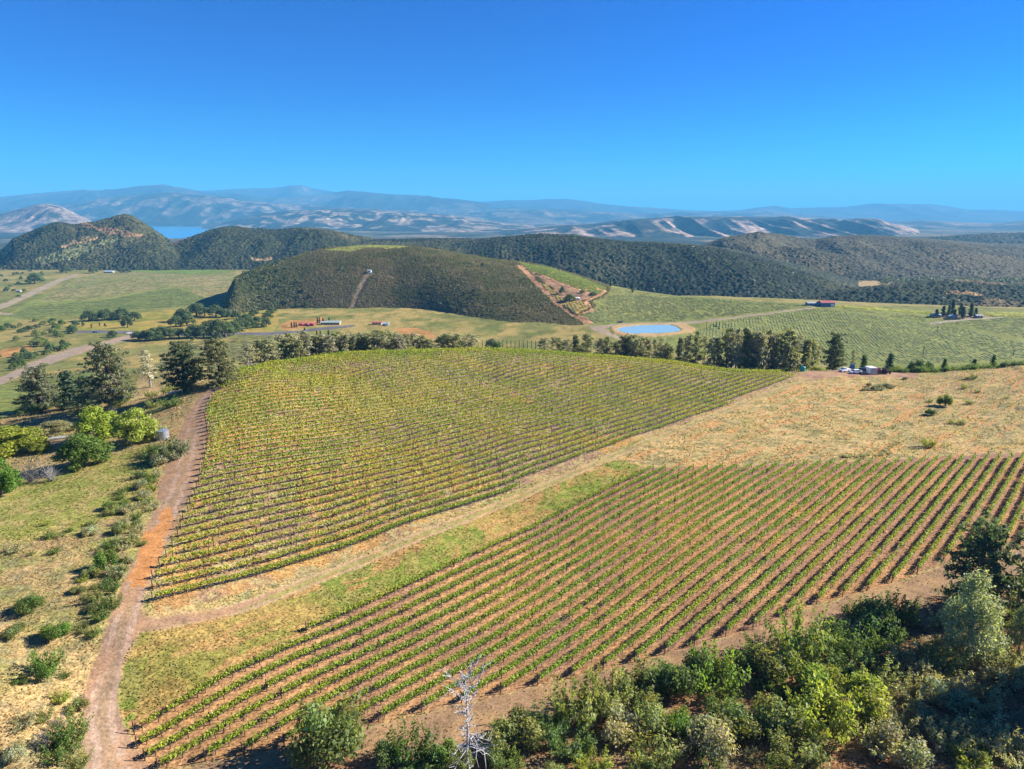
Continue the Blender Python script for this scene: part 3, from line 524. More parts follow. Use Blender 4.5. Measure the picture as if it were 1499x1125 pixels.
mountain('middle_mountain', [(500, 312), (560, 306), (620, 304), (700, 303), (770, 304), (830, 306), (880, 309), (930, 312), (990, 311), (1050, 310), (1100, 309), (1150, 312), (1220, 317), (1300, 322), (1360, 327)], 12000, [(500, 333), (1360, 333)], 8200, mtn_col(201, S(128, 112, 82), 420, .57, .06, .2), .7, 900, 47, ga=.3)
mountain('right_foothills', [(1180, 336), (1240, 329), (1300, 325), (1350, 322.5), (1400, 325), (1450, 327), (1499, 323), (1560, 324), (1650, 322), (1780, 328)], 8200, [(1180, 343), (1780, 341)], 5600, mtn_col(231, S(150, 128, 100), 420, .55, .06, .2), .6, 800, 67, nu=360, ga=.4)
mountain('skyline_mountain', [(-300, 292), (-150, 291), (0, 288), (60, 282), (90, 279.5), (120, 277), (145, 279.5), (180, 276.5), (215, 275), (240, 273.5), (265, 277.5), (290, 282), (340, 285), (390, 289), (430, 288), (470, 284), (510, 278.5), (540, 281), (580, 284.5), (610, 285.5), (640, 291), (680, 294), (720, 300)], 12500, [(-300, 326), (720, 328)], 9800, mtn_col(211, S(104, 98, 80), 700, .6, .08), .9, 1300, 53, ga=.3)
mountain('distant_mountain', [(240, 290), (280, 279), (310, 278), (340, 276.5), (370, 277), (400, 275), (435, 274), (460, 276), (500, 282), (560, 288), (640, 292), (700, 296), (740, 293), (775, 293.5), (800, 291.5), (830, 291), (870, 296.5), (905, 301.5), (950, 303), (1000, 307), (1045, 309), (1085, 308), (1110, 304), (1135, 302), (1160, 305), (1200, 303.5), (1245, 302.5), (1270, 299.5), (1300, 298.5), (1360, 299), (1390, 303), (1420, 307), (1450, 306.5), (1499, 309), (1600, 308), (1750, 312)], 15500, [(240, 322), (1750, 324)], 12500, mtn_col(221, S(96, 90, 76), 900, .62, .08), .9, 1700, 59, ga=.3)
# ------------------------------------------------------------------ foliage building blocks
def leaf_mesh(name, P, N, s, c, mat=None, asp=.55):
    """one diamond-shaped leaf or leaf spray per point"""
    n = len(P); N = N / (np.linalg.norm(N, axis=1, keepdims=True) + 1e-9)
    t = R.normal(size=(n, 3)); t -= N * (t * N).sum(1, keepdims=True); t /= np.linalg.norm(t, axis=1, keepdims=True) + 1e-9; b = np.cross(N, t)
    s = np.broadcast_to(np.asarray(s, float), (n,))[:, None]
    V = np.stack([P - t * s, P - b * s * asp + N * s * .15, P + t * s, P + b * s * asp + N * s * .15], 1).reshape(-1, 3)
    return mesh(name, V, np.arange(4 * n).reshape(n, 4), mat or M_LEAF, np.repeat(c, 4, 0))
def tint(n, v=.3, hue=.12):
    c = np.ones((n, 3)) * (1 + R.uniform(-v, v, (n, 1))); c[:, 0] *= 1 + R.uniform(-hue, hue, n); c[:, 2] *= 1 + R.uniform(-hue, hue * 1.5, n); return c
def lobes_cloud(lobes, n, size, shell=.55, nb=.8):
    """points spread through a set of ellipsoids (centre, radii); more of them towards the surface"""
    L = np.array(lobes, float); vol = (L[:, 3] * L[:, 4] * L[:, 5]) ** .75; pick = R.choice(len(L), n, p=vol / vol.sum()); L = L[pick]
    d = R.normal(size=(n, 3)); d /= np.linalg.norm(d, axis=1, keepdims=True); r = (shell + (1 - shell) * R.random(n) ** .7)[:, None] * (.86 + .28 * R.random((n, 1)))
    P = L[:, :3] + d * r * L[:, 3:]; return P, d * nb + R.normal(size=(n, 3)) * .55 + np.array([0, 0, .25])
def stems(n, h, rad, spread, th=.05):
    b = MB()
    for i in range(n):
        a = R.uniform(0, 2 * pi); q = R.uniform(.3, 1) * spread
        b.tube([(0, 0, -.15), (cos(a) * q * .4, sin(a) * q * .4, h * .45), (cos(a) * q, sin(a) * q, h * R.uniform(.8, 1.1))], [th, th * .7, th * .25], 5)
    return b
SHRUB = []
for v in range(6):
    nl = 7 + v % 3 * 2; lo = []
    for i in range(nl):
        a = R.uniform(0, 2 * pi); q = R.uniform(.15, .95); lo.append((cos(a) * q, sin(a) * q, R.uniform(.45, 1.05) * (1 - .35 * q) + .15, R.uniform(.4, .68), R.uniform(.4, .68), R.uniform(.38, .62)))
    P, N, c = [], [], []
    for l in lo:
        q, m_ = lobes_cloud([l], 3400 // nl, .1, .35, .7); P.append(q); N.append(m_); c.append(tint(len(q), .34, .12) * R.uniform(.72, 1.3) * np.array([R.uniform(.85, 1.2), 1, R.uniform(.8, 1.15)]))
    P = np.concatenate(P); N = np.concatenate(N); c = np.concatenate(c); P += R.normal(size=P.shape) * .05; P[:, 2] = np.maximum(P[:, 2], R.uniform(.02, .2, len(P)))
    fol = leaf_mesh('foliage', P, N, R.uniform(.045, .10, len(P)), c)
    SHRUB.append((fol, stems(7, 1.0, 0, .8, .035).build('stem', M_BARK, linkit=False)))
for v in range(5):      # upright, feathery bushes made of leafy shoots
    P, N, c = [], [], []; b = MB()
    for i in range(46):
        a = R.uniform(0, 2 * pi); q = math.sqrt(R.random()) * .95; base = np.array([cos(a) * q * .55, sin(a) * q * .55, .05]); d = np.array([cos(a) * (.25 + .75 * q), sin(a) * (.25 + .75 * q), R.uniform(.7, 1.5)]); d /= np.linalg.norm(d); L = R.uniform(.7, 1.65) * (1.15 - .35 * q); m_ = int(34 * L); t_ = R.uniform(.2, 1, m_)[:, None]
        P.append(base + d * L * t_ + R.normal(size=(m_, 3)) * .085 * (1.25 - .6 * t_)); N.append(R.normal(size=(m_, 3)) * .7 + d * .3 + np.array([cos(a), sin(a), .4]) * .5); c.append(tint(m_, .3, .12) * R.uniform(.7, 1.3) * (np.array([1.25, 1.1, 1.0]) if R.random() < .2 else 1))
        if i < 14: b.tube([base - np.array([0, 0, .2]), base + d * L * .8], [.025, .008], 4)
    P = np.concatenate(P); P[:, 2] = np.maximum(P[:, 2], .03); SHRUB.append((leaf_mesh('foliage', P, np.concatenate(N), R.uniform(.05, .105, len(P)), np.concatenate(c), asp=.42), b.build('stem', M_BARK, linkit=False)))
# open, twiggy grey bush and a low mat
TWIG = []
for v in range(2):
    b = MB()
    for i in range(55):
        a = R.uniform(0, 2 * pi); e = R.uniform(.3, 1.4); L = R.uniform(.7, 1.25); d = np.array([cos(a) * cos(e), sin(a) * cos(e), sin(e)]); p1 = d * L * .5 + R.normal(size=3) * .06; p2 = d * L + R.normal(size=3) * .1
        b.tube([(0, 0, 0), p1, p2], [.022, .014, .006], 3, False)
        for k in range(3): b.tube([p1 + (p2 - p1) * R.random(), p2 + R.normal(size=3) * .25], [.01, .004], 3, False)
    TWIG.append(b.build('dead_twigs', M_TWIG, linkit=False))
def tree_proto(h, lobes, n, size, trunk_r, limbs=5, shell=.5, v=.35, trunk_h=None, bark=None):
    P, N = lobes_cloud(lobes, n, size, shell); fol = leaf_mesh('crown', P, N, R.uniform(.7, 1.3, n) * size, tint(n, v))
    b = MB(); th = trunk_h or h * .6; j = lambda: R.normal() * h * .012
    pts = [(0, 0, -.6), (j(), j(), th * .33), (j(), j(), th * .66), (j(), j(), th)]; b.tube(pts, [trunk_r * 1.25, trunk_r, trunk_r * .8, trunk_r * .35], 8)
    L = np.array(lobes)
    for i in R.permutation(len(L))[:limbs]:
        z0 = th * R.uniform(.35, .85); c = L[i, :3]; b.tube([(0, 0, z0), ((c[0]) * .5, c[1] * .5, (z0 + c[2]) * .5 + .1), (c[0], c[1], c[2])], [trunk_r * .5, trunk_r * .32, trunk_r * .08], 5)
    return fol, b.build('trunk', bark or M_BARK, linkit=False)
def dome(nl, w, z0, z1, r0, r1, flat=.8):
    lo = []
    for i in range(nl):
        a = 2 * pi * i / nl * 1.618 * 2; q = math.sqrt((i + .5) / nl) * R.uniform(.85, 1.1); rr = R.uniform(r0, r1)
        lo.append((cos(a) * q * w, sin(a) * q * w, z1 - (z1 - z0) * q ** 1.6 * R.uniform(.8, 1.1), rr, rr, rr * flat))
    return lo
OAK = [tree_proto(8, dome(13, 3.1, 1.5, 6.3, 1.1, 1.8), 1700, .34, .32) for _ in range(3)]
LEAFY = [tree_proto(7, dome(20, 3.2, 1.0, 5.9, .8, 1.35) + dome(10, 2.3, .9, 3.2, 1.0, 1.4), 7400, .19, .2, 7, .35, .4) for _ in range(3)]
def pine_proto(h, w, z0, n_br, leaf, sparse=1., top=.12, droop=.1, tr=.16, power=.8, bark=None, asp=.4):
    P = []; N = []; b = MB(); lean = R.normal(size=2) * h * .012
    ax = lambda z: np.array([lean[0] * (z / h) ** 2 + .03 * h * .1 * sin(z), lean[1] * (z / h) ** 2, z])
    b.tube([ax(z) - (np.array([0, 0, .8]) if z == 0 else 0) for z in np.linspace(0, h * .97, 7)], np.linspace(tr * 1.3, tr * .12, 7), 7)
    for i in range(n_br):
        f = (i + R.random()) / n_br; z = z0 + (h * .98 - z0) * f; L = w * .5 * (top + (1 - top) * (1 - f) ** power) * R.uniform(.45, 1.15) * min(1, .55 + f * 2.2)
        a = R.uniform(0, 2 * pi); d = np.array([cos(a), sin(a), R.uniform(-.15, .45) - droop * (1 - f)]); p0 = ax(z); tip = p0 + d * L
        b.tube([p0, p0 + d * L * .55 + np.array([0, 0, .03 * L]), tip], [tr * .3 * (1 - f) + .02, tr * .16 * (1 - f) + .015, .008], 4, False)
        nc = max(2, int(L / (leaf * 2.0) * sparse + .5))
        for k in range(nc):
            if R.random() > .5 + .5 * sparse: continue
            q = p0 + d * L * R.uniform(.35, 1.05); m = R.integers(7, 12); o = R.normal(size=(m, 3)) * leaf * .8; o[:, 2] *= .6; P.append(q + o); N.append(o / leaf + d * .25 + np.array([0, 0, .35]))
    P = np.concatenate(P); N = np.concatenate(N) + R.normal(size=P.shape) * .35
    return leaf_mesh('crown', P, N, R.uniform(.6, 1.2, len(P)) * leaf, tint(len(P), .38), asp=asp), b.build('trunk', bark or M_BARK, linkit=False)
M_GREYBARK = flat_mat('grey_bark', (.26, .23, .21), .9, .35, 4)
PINE = [pine_proto(10, 4.6, .8, 84, .32, .75, power=.55, top=.28, bark=M_GREYBARK) for _ in range(4)]          # windbreak pine with grey trunk showing
THIN = [pine_proto(10, 3.0, 2.5, 44, .28, .55, power=.5, tr=.13, bark=M_GREYBARK) for _ in range(3)]    # thin, half bare
SPIRE = [pine_proto(10, 3.3, .8, 110, .32, 1.0, top=.06, droop=.2, power=.9) for _ in range(3)]
BROAD = [pine_proto(10, 9, .6, 210, .25, .8, top=.3, droop=.05, power=.55, tr=.3) for _ in range(3)]
KINDS = dict(oak=(OAK, 8., 8.6), leafy=(LEAFY, 7., 8.2), pine=(PINE, 10., 4.2), thin=(THIN, 10., 3.), spire=(SPIRE, 10., 3.3), broad=(BROAD, 10., 8.6))
def tree(kind, name, x, y, h, w, color, label, cat='tree', group=None, v=None, z=None):
    protos, h0, w0 = KINDS[kind]; fol, tr = protos[R.integers(len(protos)) if v is None else v]
    e = empty(name, (x, y, float(zt(x, y)) - .05 if z is None else z), R.uniform(0, 6.28)); e.scale = (w / w0, w / w0, h / h0); tag(e, label, cat, group)
    j = 1 + R.uniform(-.13, .13); link('trunk', tr, e); link('crown', fol, e, color=np.array(color) * j); return e
def shrub(x, y, w, h, color, label, group=None, name='shrub', twig=False, v=None, cat='shrub', parts=True):
    e = empty(name, (x, y, float(zt(x, y))), R.uniform(0, 6.28)); e.scale = (w / 2.6, w / 2.6 * R.uniform(.9, 1.1), h / 1.75 * R.uniform(.85, 1.12)); e.rotation_euler[0] = R.normal() * .08; e.rotation_euler[1] = R.normal() * .08; tag(e, label, cat, group)
    if twig: link('dead_twigs', TWIG[R.integers(2)], e); return e
    fol, st = SHRUB[R.choice(11, p=[.05] * 6 + [.14] * 5) if v is None else v]; j = 1 + R.uniform(-.12, .12); link('foliage', fol, e, color=np.array(color) * j); link('stem', st, e); return e
def mpp(y, py):
    """metres per photograph pixel at a distance"""
    return (y * CP + ray(0, py)[1] * y * SP) / 1000.0
# colours of leaves (what the leaves are, lit or not)
BRIGHT = (.19, .28, .035); OLIVE = (.25, .275, .09); SAGE = (.37, .36, .20); DARK = (.12, .18, .06); MID = (.14, .20, .045); YELLOW = (.29, .33, .06); GREY = (.34, .31, .22); PINEC = (.28, .28, .14); PINEG = (.35, .33, .21); OAKC = (.11, .15, .055); LEAF_NAMES = {}
for nm, c in (('bright green', BRIGHT), ('olive green', OLIVE), ('grey-green', SAGE), ('dark green', DARK), ('mid green', MID), ('yellow-green', YELLOW), ('greyish', GREY)): LEAF_NAMES[c] = nm

# ------------------------------------------------------------------ the two near vineyards: every row a thing
POST = MB(); POST.box(-.04, .04, -.04, .04, -.25, 1.5); POST = POST.build('stake', M_POST, linkit=False)
ENDPOST = MB(); ENDPOST.tube([(0, 0, -.3), (0, 0, 1.45)], [.06, .055], 7); ENDPOST = ENDPOST.build('end_post', M_POST, linkit=False)
def vine_row(p0, p1, label, group, yellow=0):
    L = float(np.hypot(*(p1 - p0))); d = (p1 - p0) / L; nrm = np.array([-d[1], d[0]]); mid = (p0 + p1) / 2; Y = mid[1]
    z0 = float(gz(*p0)); e = empty('vine_row', (p0[0], p0[1], z0), 0); tag(e, label, 'vine row', group)
    dens = np.interp(Y, (60, 90, 140, 220), (150, 118, 46, 19)); ls = np.interp(Y, (60, 110, 220), (.092, .125, .19))
    n = int(L * dens); t = R.uniform(.3, L - .3, n)
    x = p0[0] + d[0] * t; y = p0[1] + d[1] * t
    vig = .55 + .75 * fbm(x / 7, y / 7, 301, 3) ; plant = np.abs(((t / 1.55) % 1) - .5) * 2          # fuller over each vine, thinner between two
    keep = R.random(n) < np.clip(vig * 1.3 - plant * .25, .2, 1) * (1 - .85 * (fbm(t / 1.6 + p0[0] * 3, t * 0 + p0[1], 302, 2) > .74)); t = t[keep]; x = x[keep]; y = y[keep]; vig = vig[keep]; n = len(t)
    a = R.uniform(0, 2 * pi, n); r = np.sqrt(R.random(n)); wob = (fbm(t / 2, t * 0 + p0[1] * 7, 303, 2) - .5) * .25
    off = np.cos(a) * r * .26 + wob * .7; hh = .92 + np.sin(a) * r * .28 * (.6 + .5 * vig) + R.random(n) ** 4 * .3
    gx = x + nrm[0] * off; gy = y + nrm[1] * off; P = np.c_[gx - p0[0], gy - p0[1], gz(x, y) + hh - z0]
    N = np.c_[nrm[0] * np.cos(a), nrm[1] * np.cos(a), np.sin(a)] * .6 + R.normal(size=(n, 3)) * .6 + np.array([0, 0, .3])
    c = np.array([.235, .32, .03]) * tint(n, .35, .12); yl = np.clip(fbm(x / 9, y / 9, 304, 3) * 1.4 - .62 + yellow + np.interp(Y, (70, 150), (0, .32)), 0, 1)[:, None]; c = c * (1 - yl) + np.array([.42, .40, .045]) * tint(n, .3, .1) * yl
    link('foliage', leaf_mesh('foliage', P, N, R.uniform(.7, 1.25, n) * ls, c, M_VINE, .75), e)
    # vine trunks and cordons
    tv = np.arange(.8, L - .5, 1.55); m = len(tv); tv = tv + R.normal(size=m) * .08; vx = p0[0] + d[0] * tv; vy = p0[1] + d[1] * tv; vz = gz(vx, vy) - z0; w = .05
    base = np.c_[vx - p0[0], vy - p0[1], vz]; tip = base + np.c_[R.normal(size=(m, 2)) * .06, np.full(m, .75)]; D = np.array([d[0], d[1], 0]) * w; Nn = np.array([nrm[0], nrm[1], 0]) * w
    V = np.stack([base - D, base + Nn, base + D, tip - D, tip + Nn, tip + D], 1).reshape(-1, 3); o = (np.arange(m) * 6)[:, None]
    F = np.concatenate([o + np.array(q) for q in ((0, 1, 4, 3), (1, 2, 5, 4), (2, 0, 3, 5))])
    # cordon arms along the wire
    arm0 = tip - np.array([d[0], d[1], 0]) * .62; arm1 = tip + np.array([d[0], d[1], 0]) * .62; up = np.array([0, 0, .05]); nn = np.array([nrm[0], nrm[1], 0]) * .025
    V2 = np.stack([arm0 - nn, arm0 + nn, arm0 + up, arm1 - nn, arm1 + nn, arm1 + up], 1).reshape(-1, 3)
    V = np.concatenate([V, V2]); F = np.concatenate([F, F + 6 * m]); wd = link('vine_wood', mesh('vine_wood', V, F, M_WOOD), e); wd['kind'] = 'stuff'
    ts = np.arange(0, L + .01, L / max(2, round(L / 2.5)))
    for nm, hgt, rad in (('drip_hose', .45, .016), ('wire', 1.2, .008)):
        if nm == 'wire' and Y > 150: continue
        qx = p0[0] + d[0] * ts; qy = p0[1] + d[1] * ts; q = np.c_[qx - p0[0], qy - p0[1], gz(qx, qy) + hgt - z0]; k = len(q); nn = np.array([nrm[0], nrm[1], 0]) * rad; u = np.array([0, 0, rad * 1.6])
        V = np.stack([q - nn, q + u, q + nn], 1).reshape(-1, 3); i = (np.arange(k - 1) * 3)[:, None]; F = np.concatenate([i + np.array(f) for f in ((0, 1, 4, 3), (1, 2, 5, 4), (2, 0, 3, 5))]); link(nm, mesh(nm, V, F, M_WIRE), e)
    np_ = max(1, int(round(L / 6.2))); 
    for j in range(np_ + 1):
        t_ = L * j / np_; px_, py_ = p0 + d * t_; end = j in (0, np_)
        o = link('end_post' if end else 'stake', ENDPOST if end else POST, e, (px_ - p0[0], py_ - p0[1], float(gz(px_, py_)) - z0), R.uniform(0, 3))
        o.rotation_euler[0] = R.normal() * .035; o.rotation_euler[1] = R.normal() * .035
    return e
def block(P, ang, first, step, spacing, label, group, skip=0):
    a = radians(ang); d = np.array([cos(a), sin(a)]); n = np.array([-sin(a), cos(a)]); s0 = float(np.dot(first, n)); off = P @ n; al = P @ d; k = 0; total = 0
    while True:
        s = s0 + step * spacing * k; k += 1
        if s < off.min() - .1 or s > off.max() + .1: break
        t = np.arange(al.min() - 1, al.max() + 1, .4); x = t * d[0] + s * n[0]; y = t * d[1] + s * n[1]; m = inside(P, x, y)
        if not m.any(): continue
        i = np.nonzero(m)[0]; cut = np.split(i, np.nonzero(np.diff(i) > 12)[0] + 1); run = max(cut, key=len)
        if len(run) < 14: continue
        total += 1; vine_row(np.array([x[run[0]], y[run[0]]]), np.array([x[run[-1]], y[run[-1]]]), label(total), group)
    return total
nU = block(UP_BLOCK, 46, hit(300, 880.5), 1, 2.22, lambda i: f'{nth(i)} grapevine row of the upper block, counted uphill from the grass strip', 'grapevine rows of the upper block')
nL = block(LOW_BLOCK, 47, hit(500, 905.5), -1, 1.9, lambda i: f'{nth(i)} grapevine row of the lower block, counted from the grass strip', 'grapevine rows of the lower block')
print("VR", nU, nL, hit(1300,676), hit(1200,680), hit(1400,740), hit(943,691), hit(190,1063), hit(300,880))

# ------------------------------------------------------------------ vineyards too far off to tell a row from the next
def far_rows(P, ang, spacing, label, col, h=.28, w=.7, step=2.0, surf=zt, gap=.22):
    a = radians(ang); d = np.array([cos(a), sin(a)]); n = np.array([-sin(a), cos(a)]); off = P @ n; al = P @ d; VV = []; FF = []; CC = []; nv = 0
    X = []; 
    for s in np.arange(off.min(), off.max(), spacing):
        t = np.arange(al.min(), al.max(), step); X.append(np.c_[t * d[0] + s * n[0], t * d[1] + s * n[1], np.full(len(t), s)])
    X = np.concatenate(X); m = inside(P, X[:, 0], X[:, 1]); x, y = X[:, 0], X[:, 1]; z = np.full(len(x), 0.); z[m] = surf(x[m], y[m])
    m &= R.random(len(x)) > gap; k = np.nonzero(m)[0]; ok = k[:-1][(np.diff(k) == 1) & (X[k[:-1], 2] == X[np.minimum(k[:-1] + 1, len(X) - 1), 2])]
    hv = h * R.uniform(.7, 1.25, len(x)); jo = R.normal(size=len(x)) * .1; cc = np.array(col) * tint(len(x), .3, .12) * (.75 + .5 * fbm(x / 30, y / 30, 401, 3))[:, None]
    def corner(i, o, zz): return np.c_[x[i] + n[0] * (o + jo[i]), y[i] + n[1] * (o + jo[i]), z[i] + zz]
    q = ok; r = ok + 1
    V = np.stack([corner(q, -w, .25), corner(q, 0, hv[q]), corner(q, w, .25), corner(r, -w, .25), corner(r, 0, hv[r]), corner(r, w, .25)], 1).reshape(-1, 3); i = (np.arange(len(q)) * 6)[:, None]
    F = np.concatenate([i + np.array(f) for f in ((0, 1, 4, 3), (1, 2, 5, 4))]); c = np.repeat(cc[q], 6, 0)
    o = link('far_vineyard', mesh('far_vineyard', V, F, M_VINE, c)); o['kind'] = 'stuff'; o['label'] = label; return o
VG_ = (.26, .28, .085)
far_rows(poly([(10, 463), (45, 446), (140, 441), (200, 430), (260, 421), (340, 417), (335, 440), (325, 446), (230, 451), (100, 462), (30, 467)]), 62, 3.4, 'pale green far vineyard on the valley floor at left', (.20, .23, .065), h=.4, gap=.06)
far_rows(F1_TOP, 62, 3.6, 'sparse upper part of the far vineyard at left', (.20, .22, .075), h=.4, gap=.4)
far_rows(F1_BRIGHT, 20, 2.6, 'bright green strip of vines before the farmhouse', (.2, .28, .05), h=.5, gap=.03)
RF = poly([(905, 476), (900, 470), (925, 462), (960, 470), (1050, 464), (1150, 452.5), (1200, 447.5), (1260, 451), (1360, 460), (1356, 472), (1300, 464), (1250, 457), (1200, 451), (1150, 457), (1055, 470), (1025, 480), (1030, 490), (1060, 500), (1250, 520), (1340, 530), (1499, 525), (1700, 520), (1700, 500), (1499, 493), (1400, 478)])
far_rows(np.array([hit(a, b) for a, b in ((1050, 470), (1150, 457.5), (1205, 451.5), (1300, 464), (1350, 471), (1400, 479), (1499, 501), (1700, 530), (1499, 524), (1340, 534), (1200, 524), (1040, 500), (1022, 492), (1025, 480))]), 73, 2.3, 'wide green vineyard on the right-hand plain', VG_)
far_rows(poly([(1212, 450), (1260, 454), (1330, 460), (1356, 464), (1356, 471), (1340, 468), (1290, 460)]), 20, 2.3, 'narrow vineyard below the red-roofed barn', VG_)
far_rows(poly([(1460, 465.5), (1499, 465), (1760, 464), (1760, 540), (1499, 495), (1420, 478), (1365, 474), (1400, 470)]), 20, 2.3, 'vineyard at the right edge beyond the farmyard road', VG_)
far_rows(FARM_YELLOW, 10, 2.4, 'bright yellow-green vine strip beside the barn', (.36, .36, .05), h=.6, gap=.02)
far_rows(FARM_YELLOW2, 10, 2.4, 'bright yellow-green vine strip beyond the farmyard', (.36, .36, .05), h=.6, gap=.02)
far_rows(poly([(905, 472), (880, 464), (866, 462), (893, 436), (900, 431), (930, 430.5), (1000, 434.5), (1100, 441), (1190, 446), (1150, 452.5), (1050, 464), (1000, 469), (940, 470)]), 100, 2.3, 'vineyard on the slope above the reservoir', VG_)
far_rows(HV_TOP, 118, 2.6, 'bright green vineyard on the shoulder of the scrub hill', (.27, .31, .05), h=.6, gap=.04)
far_rows(HV_LOW, 95, 3.0, 'small vineyard between the red tracks', (.26, .24, .07))
far_rows(poly([(852, 461), (868, 453), (886, 458), (898, 471), (880, 475), (866, 470)]), 118, 2.4, 'small vineyard between the red track and the reservoir', VG_)
far_rows(LEFT_VINE, 48, 2.6, 'green vineyard beyond the pines at left', (.22, .25, .05), gap=.1)
far_rows(poly([(250, 503), (330, 495), (400, 492), (395, 520), (300, 530), (215, 540)]), 25, 2.8, 'sparse vineyard below the oak grove', (.22, .22, .08), gap=.3)

# ------------------------------------------------------------------ chaparral on the middle hill
def scatter(name, x, y, z, size, color, m=6, flat=.7, up=.5):
    n = len(x); s = np.repeat(size, m); o = R.normal(size=(n * m, 3)); o /= np.linalg.norm(o, axis=1, keepdims=True); o[:, 2] = np.abs(o[:, 2]) * flat
    P = np.repeat(np.c_[x, y, z], m, 0) + o * s[:, None] * R.uniform(.5, 1.0, (n * m, 1)); c = np.repeat(color, m, 0) * tint(n * m, .25, .1)
    ob = link(name, leaf_mesh(name, P, o + R.normal(size=P.shape) * .5 + np.array([0, 0, up]), s * R.uniform(.45, .75, n * m), c, asp=.7)); ob['kind'] = 'stuff'; return ob
n = 95000; k = R.uniform(H1.k0, .16, n); t = R.uniform(0.0, 1.08, n) ; yf = np.interp(k, H1.fk, H1.Yf); yc = np.interp(k, H1.ku, H1.Yc); y = yf + (yc - yf) * t; x = k * y; z = H1.at(x, y)
b = h1_bare(x, y); m = ~(b[0] | b[1] | b[2] | b[3] | b[4] | b[5] | b[6]) & (z > gz(x, y) - .8) & (R.random(n) < .35 + .65 * sstep(.36, .5, fbm(x / 14, y / 14, 95, 3))); x, y, z, k = x[m], y[m], z[m], k[m]
big = sstep(-.27, -.36, k) * (R.random(len(x)) < .3); size = R.uniform(.55, 1.2, len(x)) * (1 + .9 * big) * (.8 + .5 * fbm(x / 30, y / 30, 96, 3))
tt = sstep(.4, .6, fbm(x / 20, y / 20, 97, 3))[:, None]; cc = np.array([.155, .145, .06]) * (1 - tt) + np.array([.21, .175, .09]) * tt; cc = cc * (1 - big[:, None] * .5) + np.array([.08, .12, .04]) * big[:, None] * .5
scatter('chaparral', x, y, z + .1, size, cc)['label'] = 'dark chaparral scrub covering the middle hill'

# larger trees scattered through the scrub of the farther hills
X, Y_, Z_, S_, C_ = [], [], [], [], []
for r, n, s0, s1, sd, lo in ((H_POINT, 2600, 2, 4.2, 71, .5), (H_SADDLE, 3600, 2, 4.2, 72, .48), (H_LONG, 5000, 1.8, 3.8, 73, .48), (H_BACK, 3000, 1.8, 3.6, 74, .52), (H_SPUR, 900, 1.8, 3.4, 75, .5), (H_RISE, 3000, 3, 6, 76, .42), (H_KNOLL, 2600, 2, 4, 77, .40), (H1, 900, 1.6, 2.9, 78, .55)):
    k = R.uniform(r.k0, r.k1, n); yf = np.interp(k, r.fk, r.Yf); yc = np.interp(k, r.ku, r.Yc); t = R.uniform(.02, 1.05, n); y = yf + (yc - yf) * t; x = k * y; z = r.at(x, y)
    m = (fbm(x / 60, y / 60, sd, 4) > lo) & (z > gz(x, np.minimum(y, 1480)) - 1) & (z > -68)
    if r is H1: b = h1_bare(x, y); m &= ~(b[0] | b[1] | b[2] | b[3] | b[4] | b[5] | b[6])
    x, y, z = x[m], y[m], z[m]; X.append(x); Y_.append(y); Z_.append(z + 1.2); S_.append(R.uniform(s0, s1, len(x))); C_.append(np.where(R.random((len(x), 1)) < .7, np.array([[.055, .075, .03]]), np.array([[.13, .13, .07]])) * R.uniform(.7, 1.3, (len(x), 1)))
k = np.r_[R.uniform(ray(1290, 410)[0], ray(1560, 410)[0], 900), R.uniform(ray(840, 440)[0], ray(1260, 440)[0], 1100)]; y = np.r_[R.uniform(1180, 1270, 900), R.uniform(840, 1000, 1100)]; x = k * y; X.append(x); Y_.append(y); Z_.append(gz(x, y) + 2.5); S_.append(R.uniform(2, 3.8, len(x))); C_.append(np.tile([.11, .12, .08], (len(x), 1)) * R.uniform(.6, 1.4, (len(x), 1)))
k = R.uniform(ray(545, 350)[0], ray(760, 350)[0], 700); y = R.uniform(2100, 3000, 700); x = k * y; X.append(x); Y_.append(y); Z_.append(np.full(700, -60.)); S_.append(R.uniform(3, 6.5, 700)); C_.append(np.tile([.05, .07, .035], (700, 1)))
scatter('distant_trees', np.concatenate(X), np.concatenate(Y_), np.concatenate(Z_), np.concatenate(S_), np.concatenate(C_), m=7, flat=1.1)['label'] = 'trees dotted over the farther scrub hills'
# ------------------------------------------------------------------ grass and weeds of the near ground
n = 210000; k = R.uniform(-.95, .95, n); y = np.exp(R.uniform(math.log(48), math.log(255), n)); x = k * y
m = ~(inside(TRACK, x, y) | inside(YARD, x, y)) & (R.random(n) < np.where(inside(UP_BLOCK, x, y) | inside(LOW_BLOCK, x, y), .3, np.where(inside(HEADLAND, x, y) | inside(STRIP_ROAD, x, y) | inside(BROWN_BAND, x, y), .22, 1))) & (fbm(x / 3, y / 3, 501, 3) + R.normal(size=n) * .08 > .42)
x, y = x[m], y[m]; n = len(x); c = np.clip(paint(x, y) * tint(n, .4, .1) * 1.1, .02, .75); green = (R.random(n) < .3) & (fbm(x / 5, y / 5, 502, 3) > .46); c[green] = np.array([.20, .23, .08]) * tint(green.sum(), .3, .1)
s_ = R.uniform(.08, .2, n) * np.clip(y / 90, .8, 1.8); N = R.normal(size=(n, 3)); N[:, 2] = np.abs(N[:, 2]) * .9 + .2
o = link('dry_grass', leaf_mesh('dry_grass', np.c_[x, y, gz(x, y) + s_ * .45], N, s_, c, asp=.45)); o['kind'] = 'stuff'; o['label'] = 'dry grass and weeds on the near ground'
# ------------------------------------------------------------------ trees and bushes, set where the photo shows their feet
def at(px, py, **kw):
    x, y = hit(px, py, **kw); return x, y, mpp(y, py)
def ordinals(items, key=lambda i: i[0]): return [(nth(i + 1), it) for i, it in enumerate(sorted(items, key=key))]
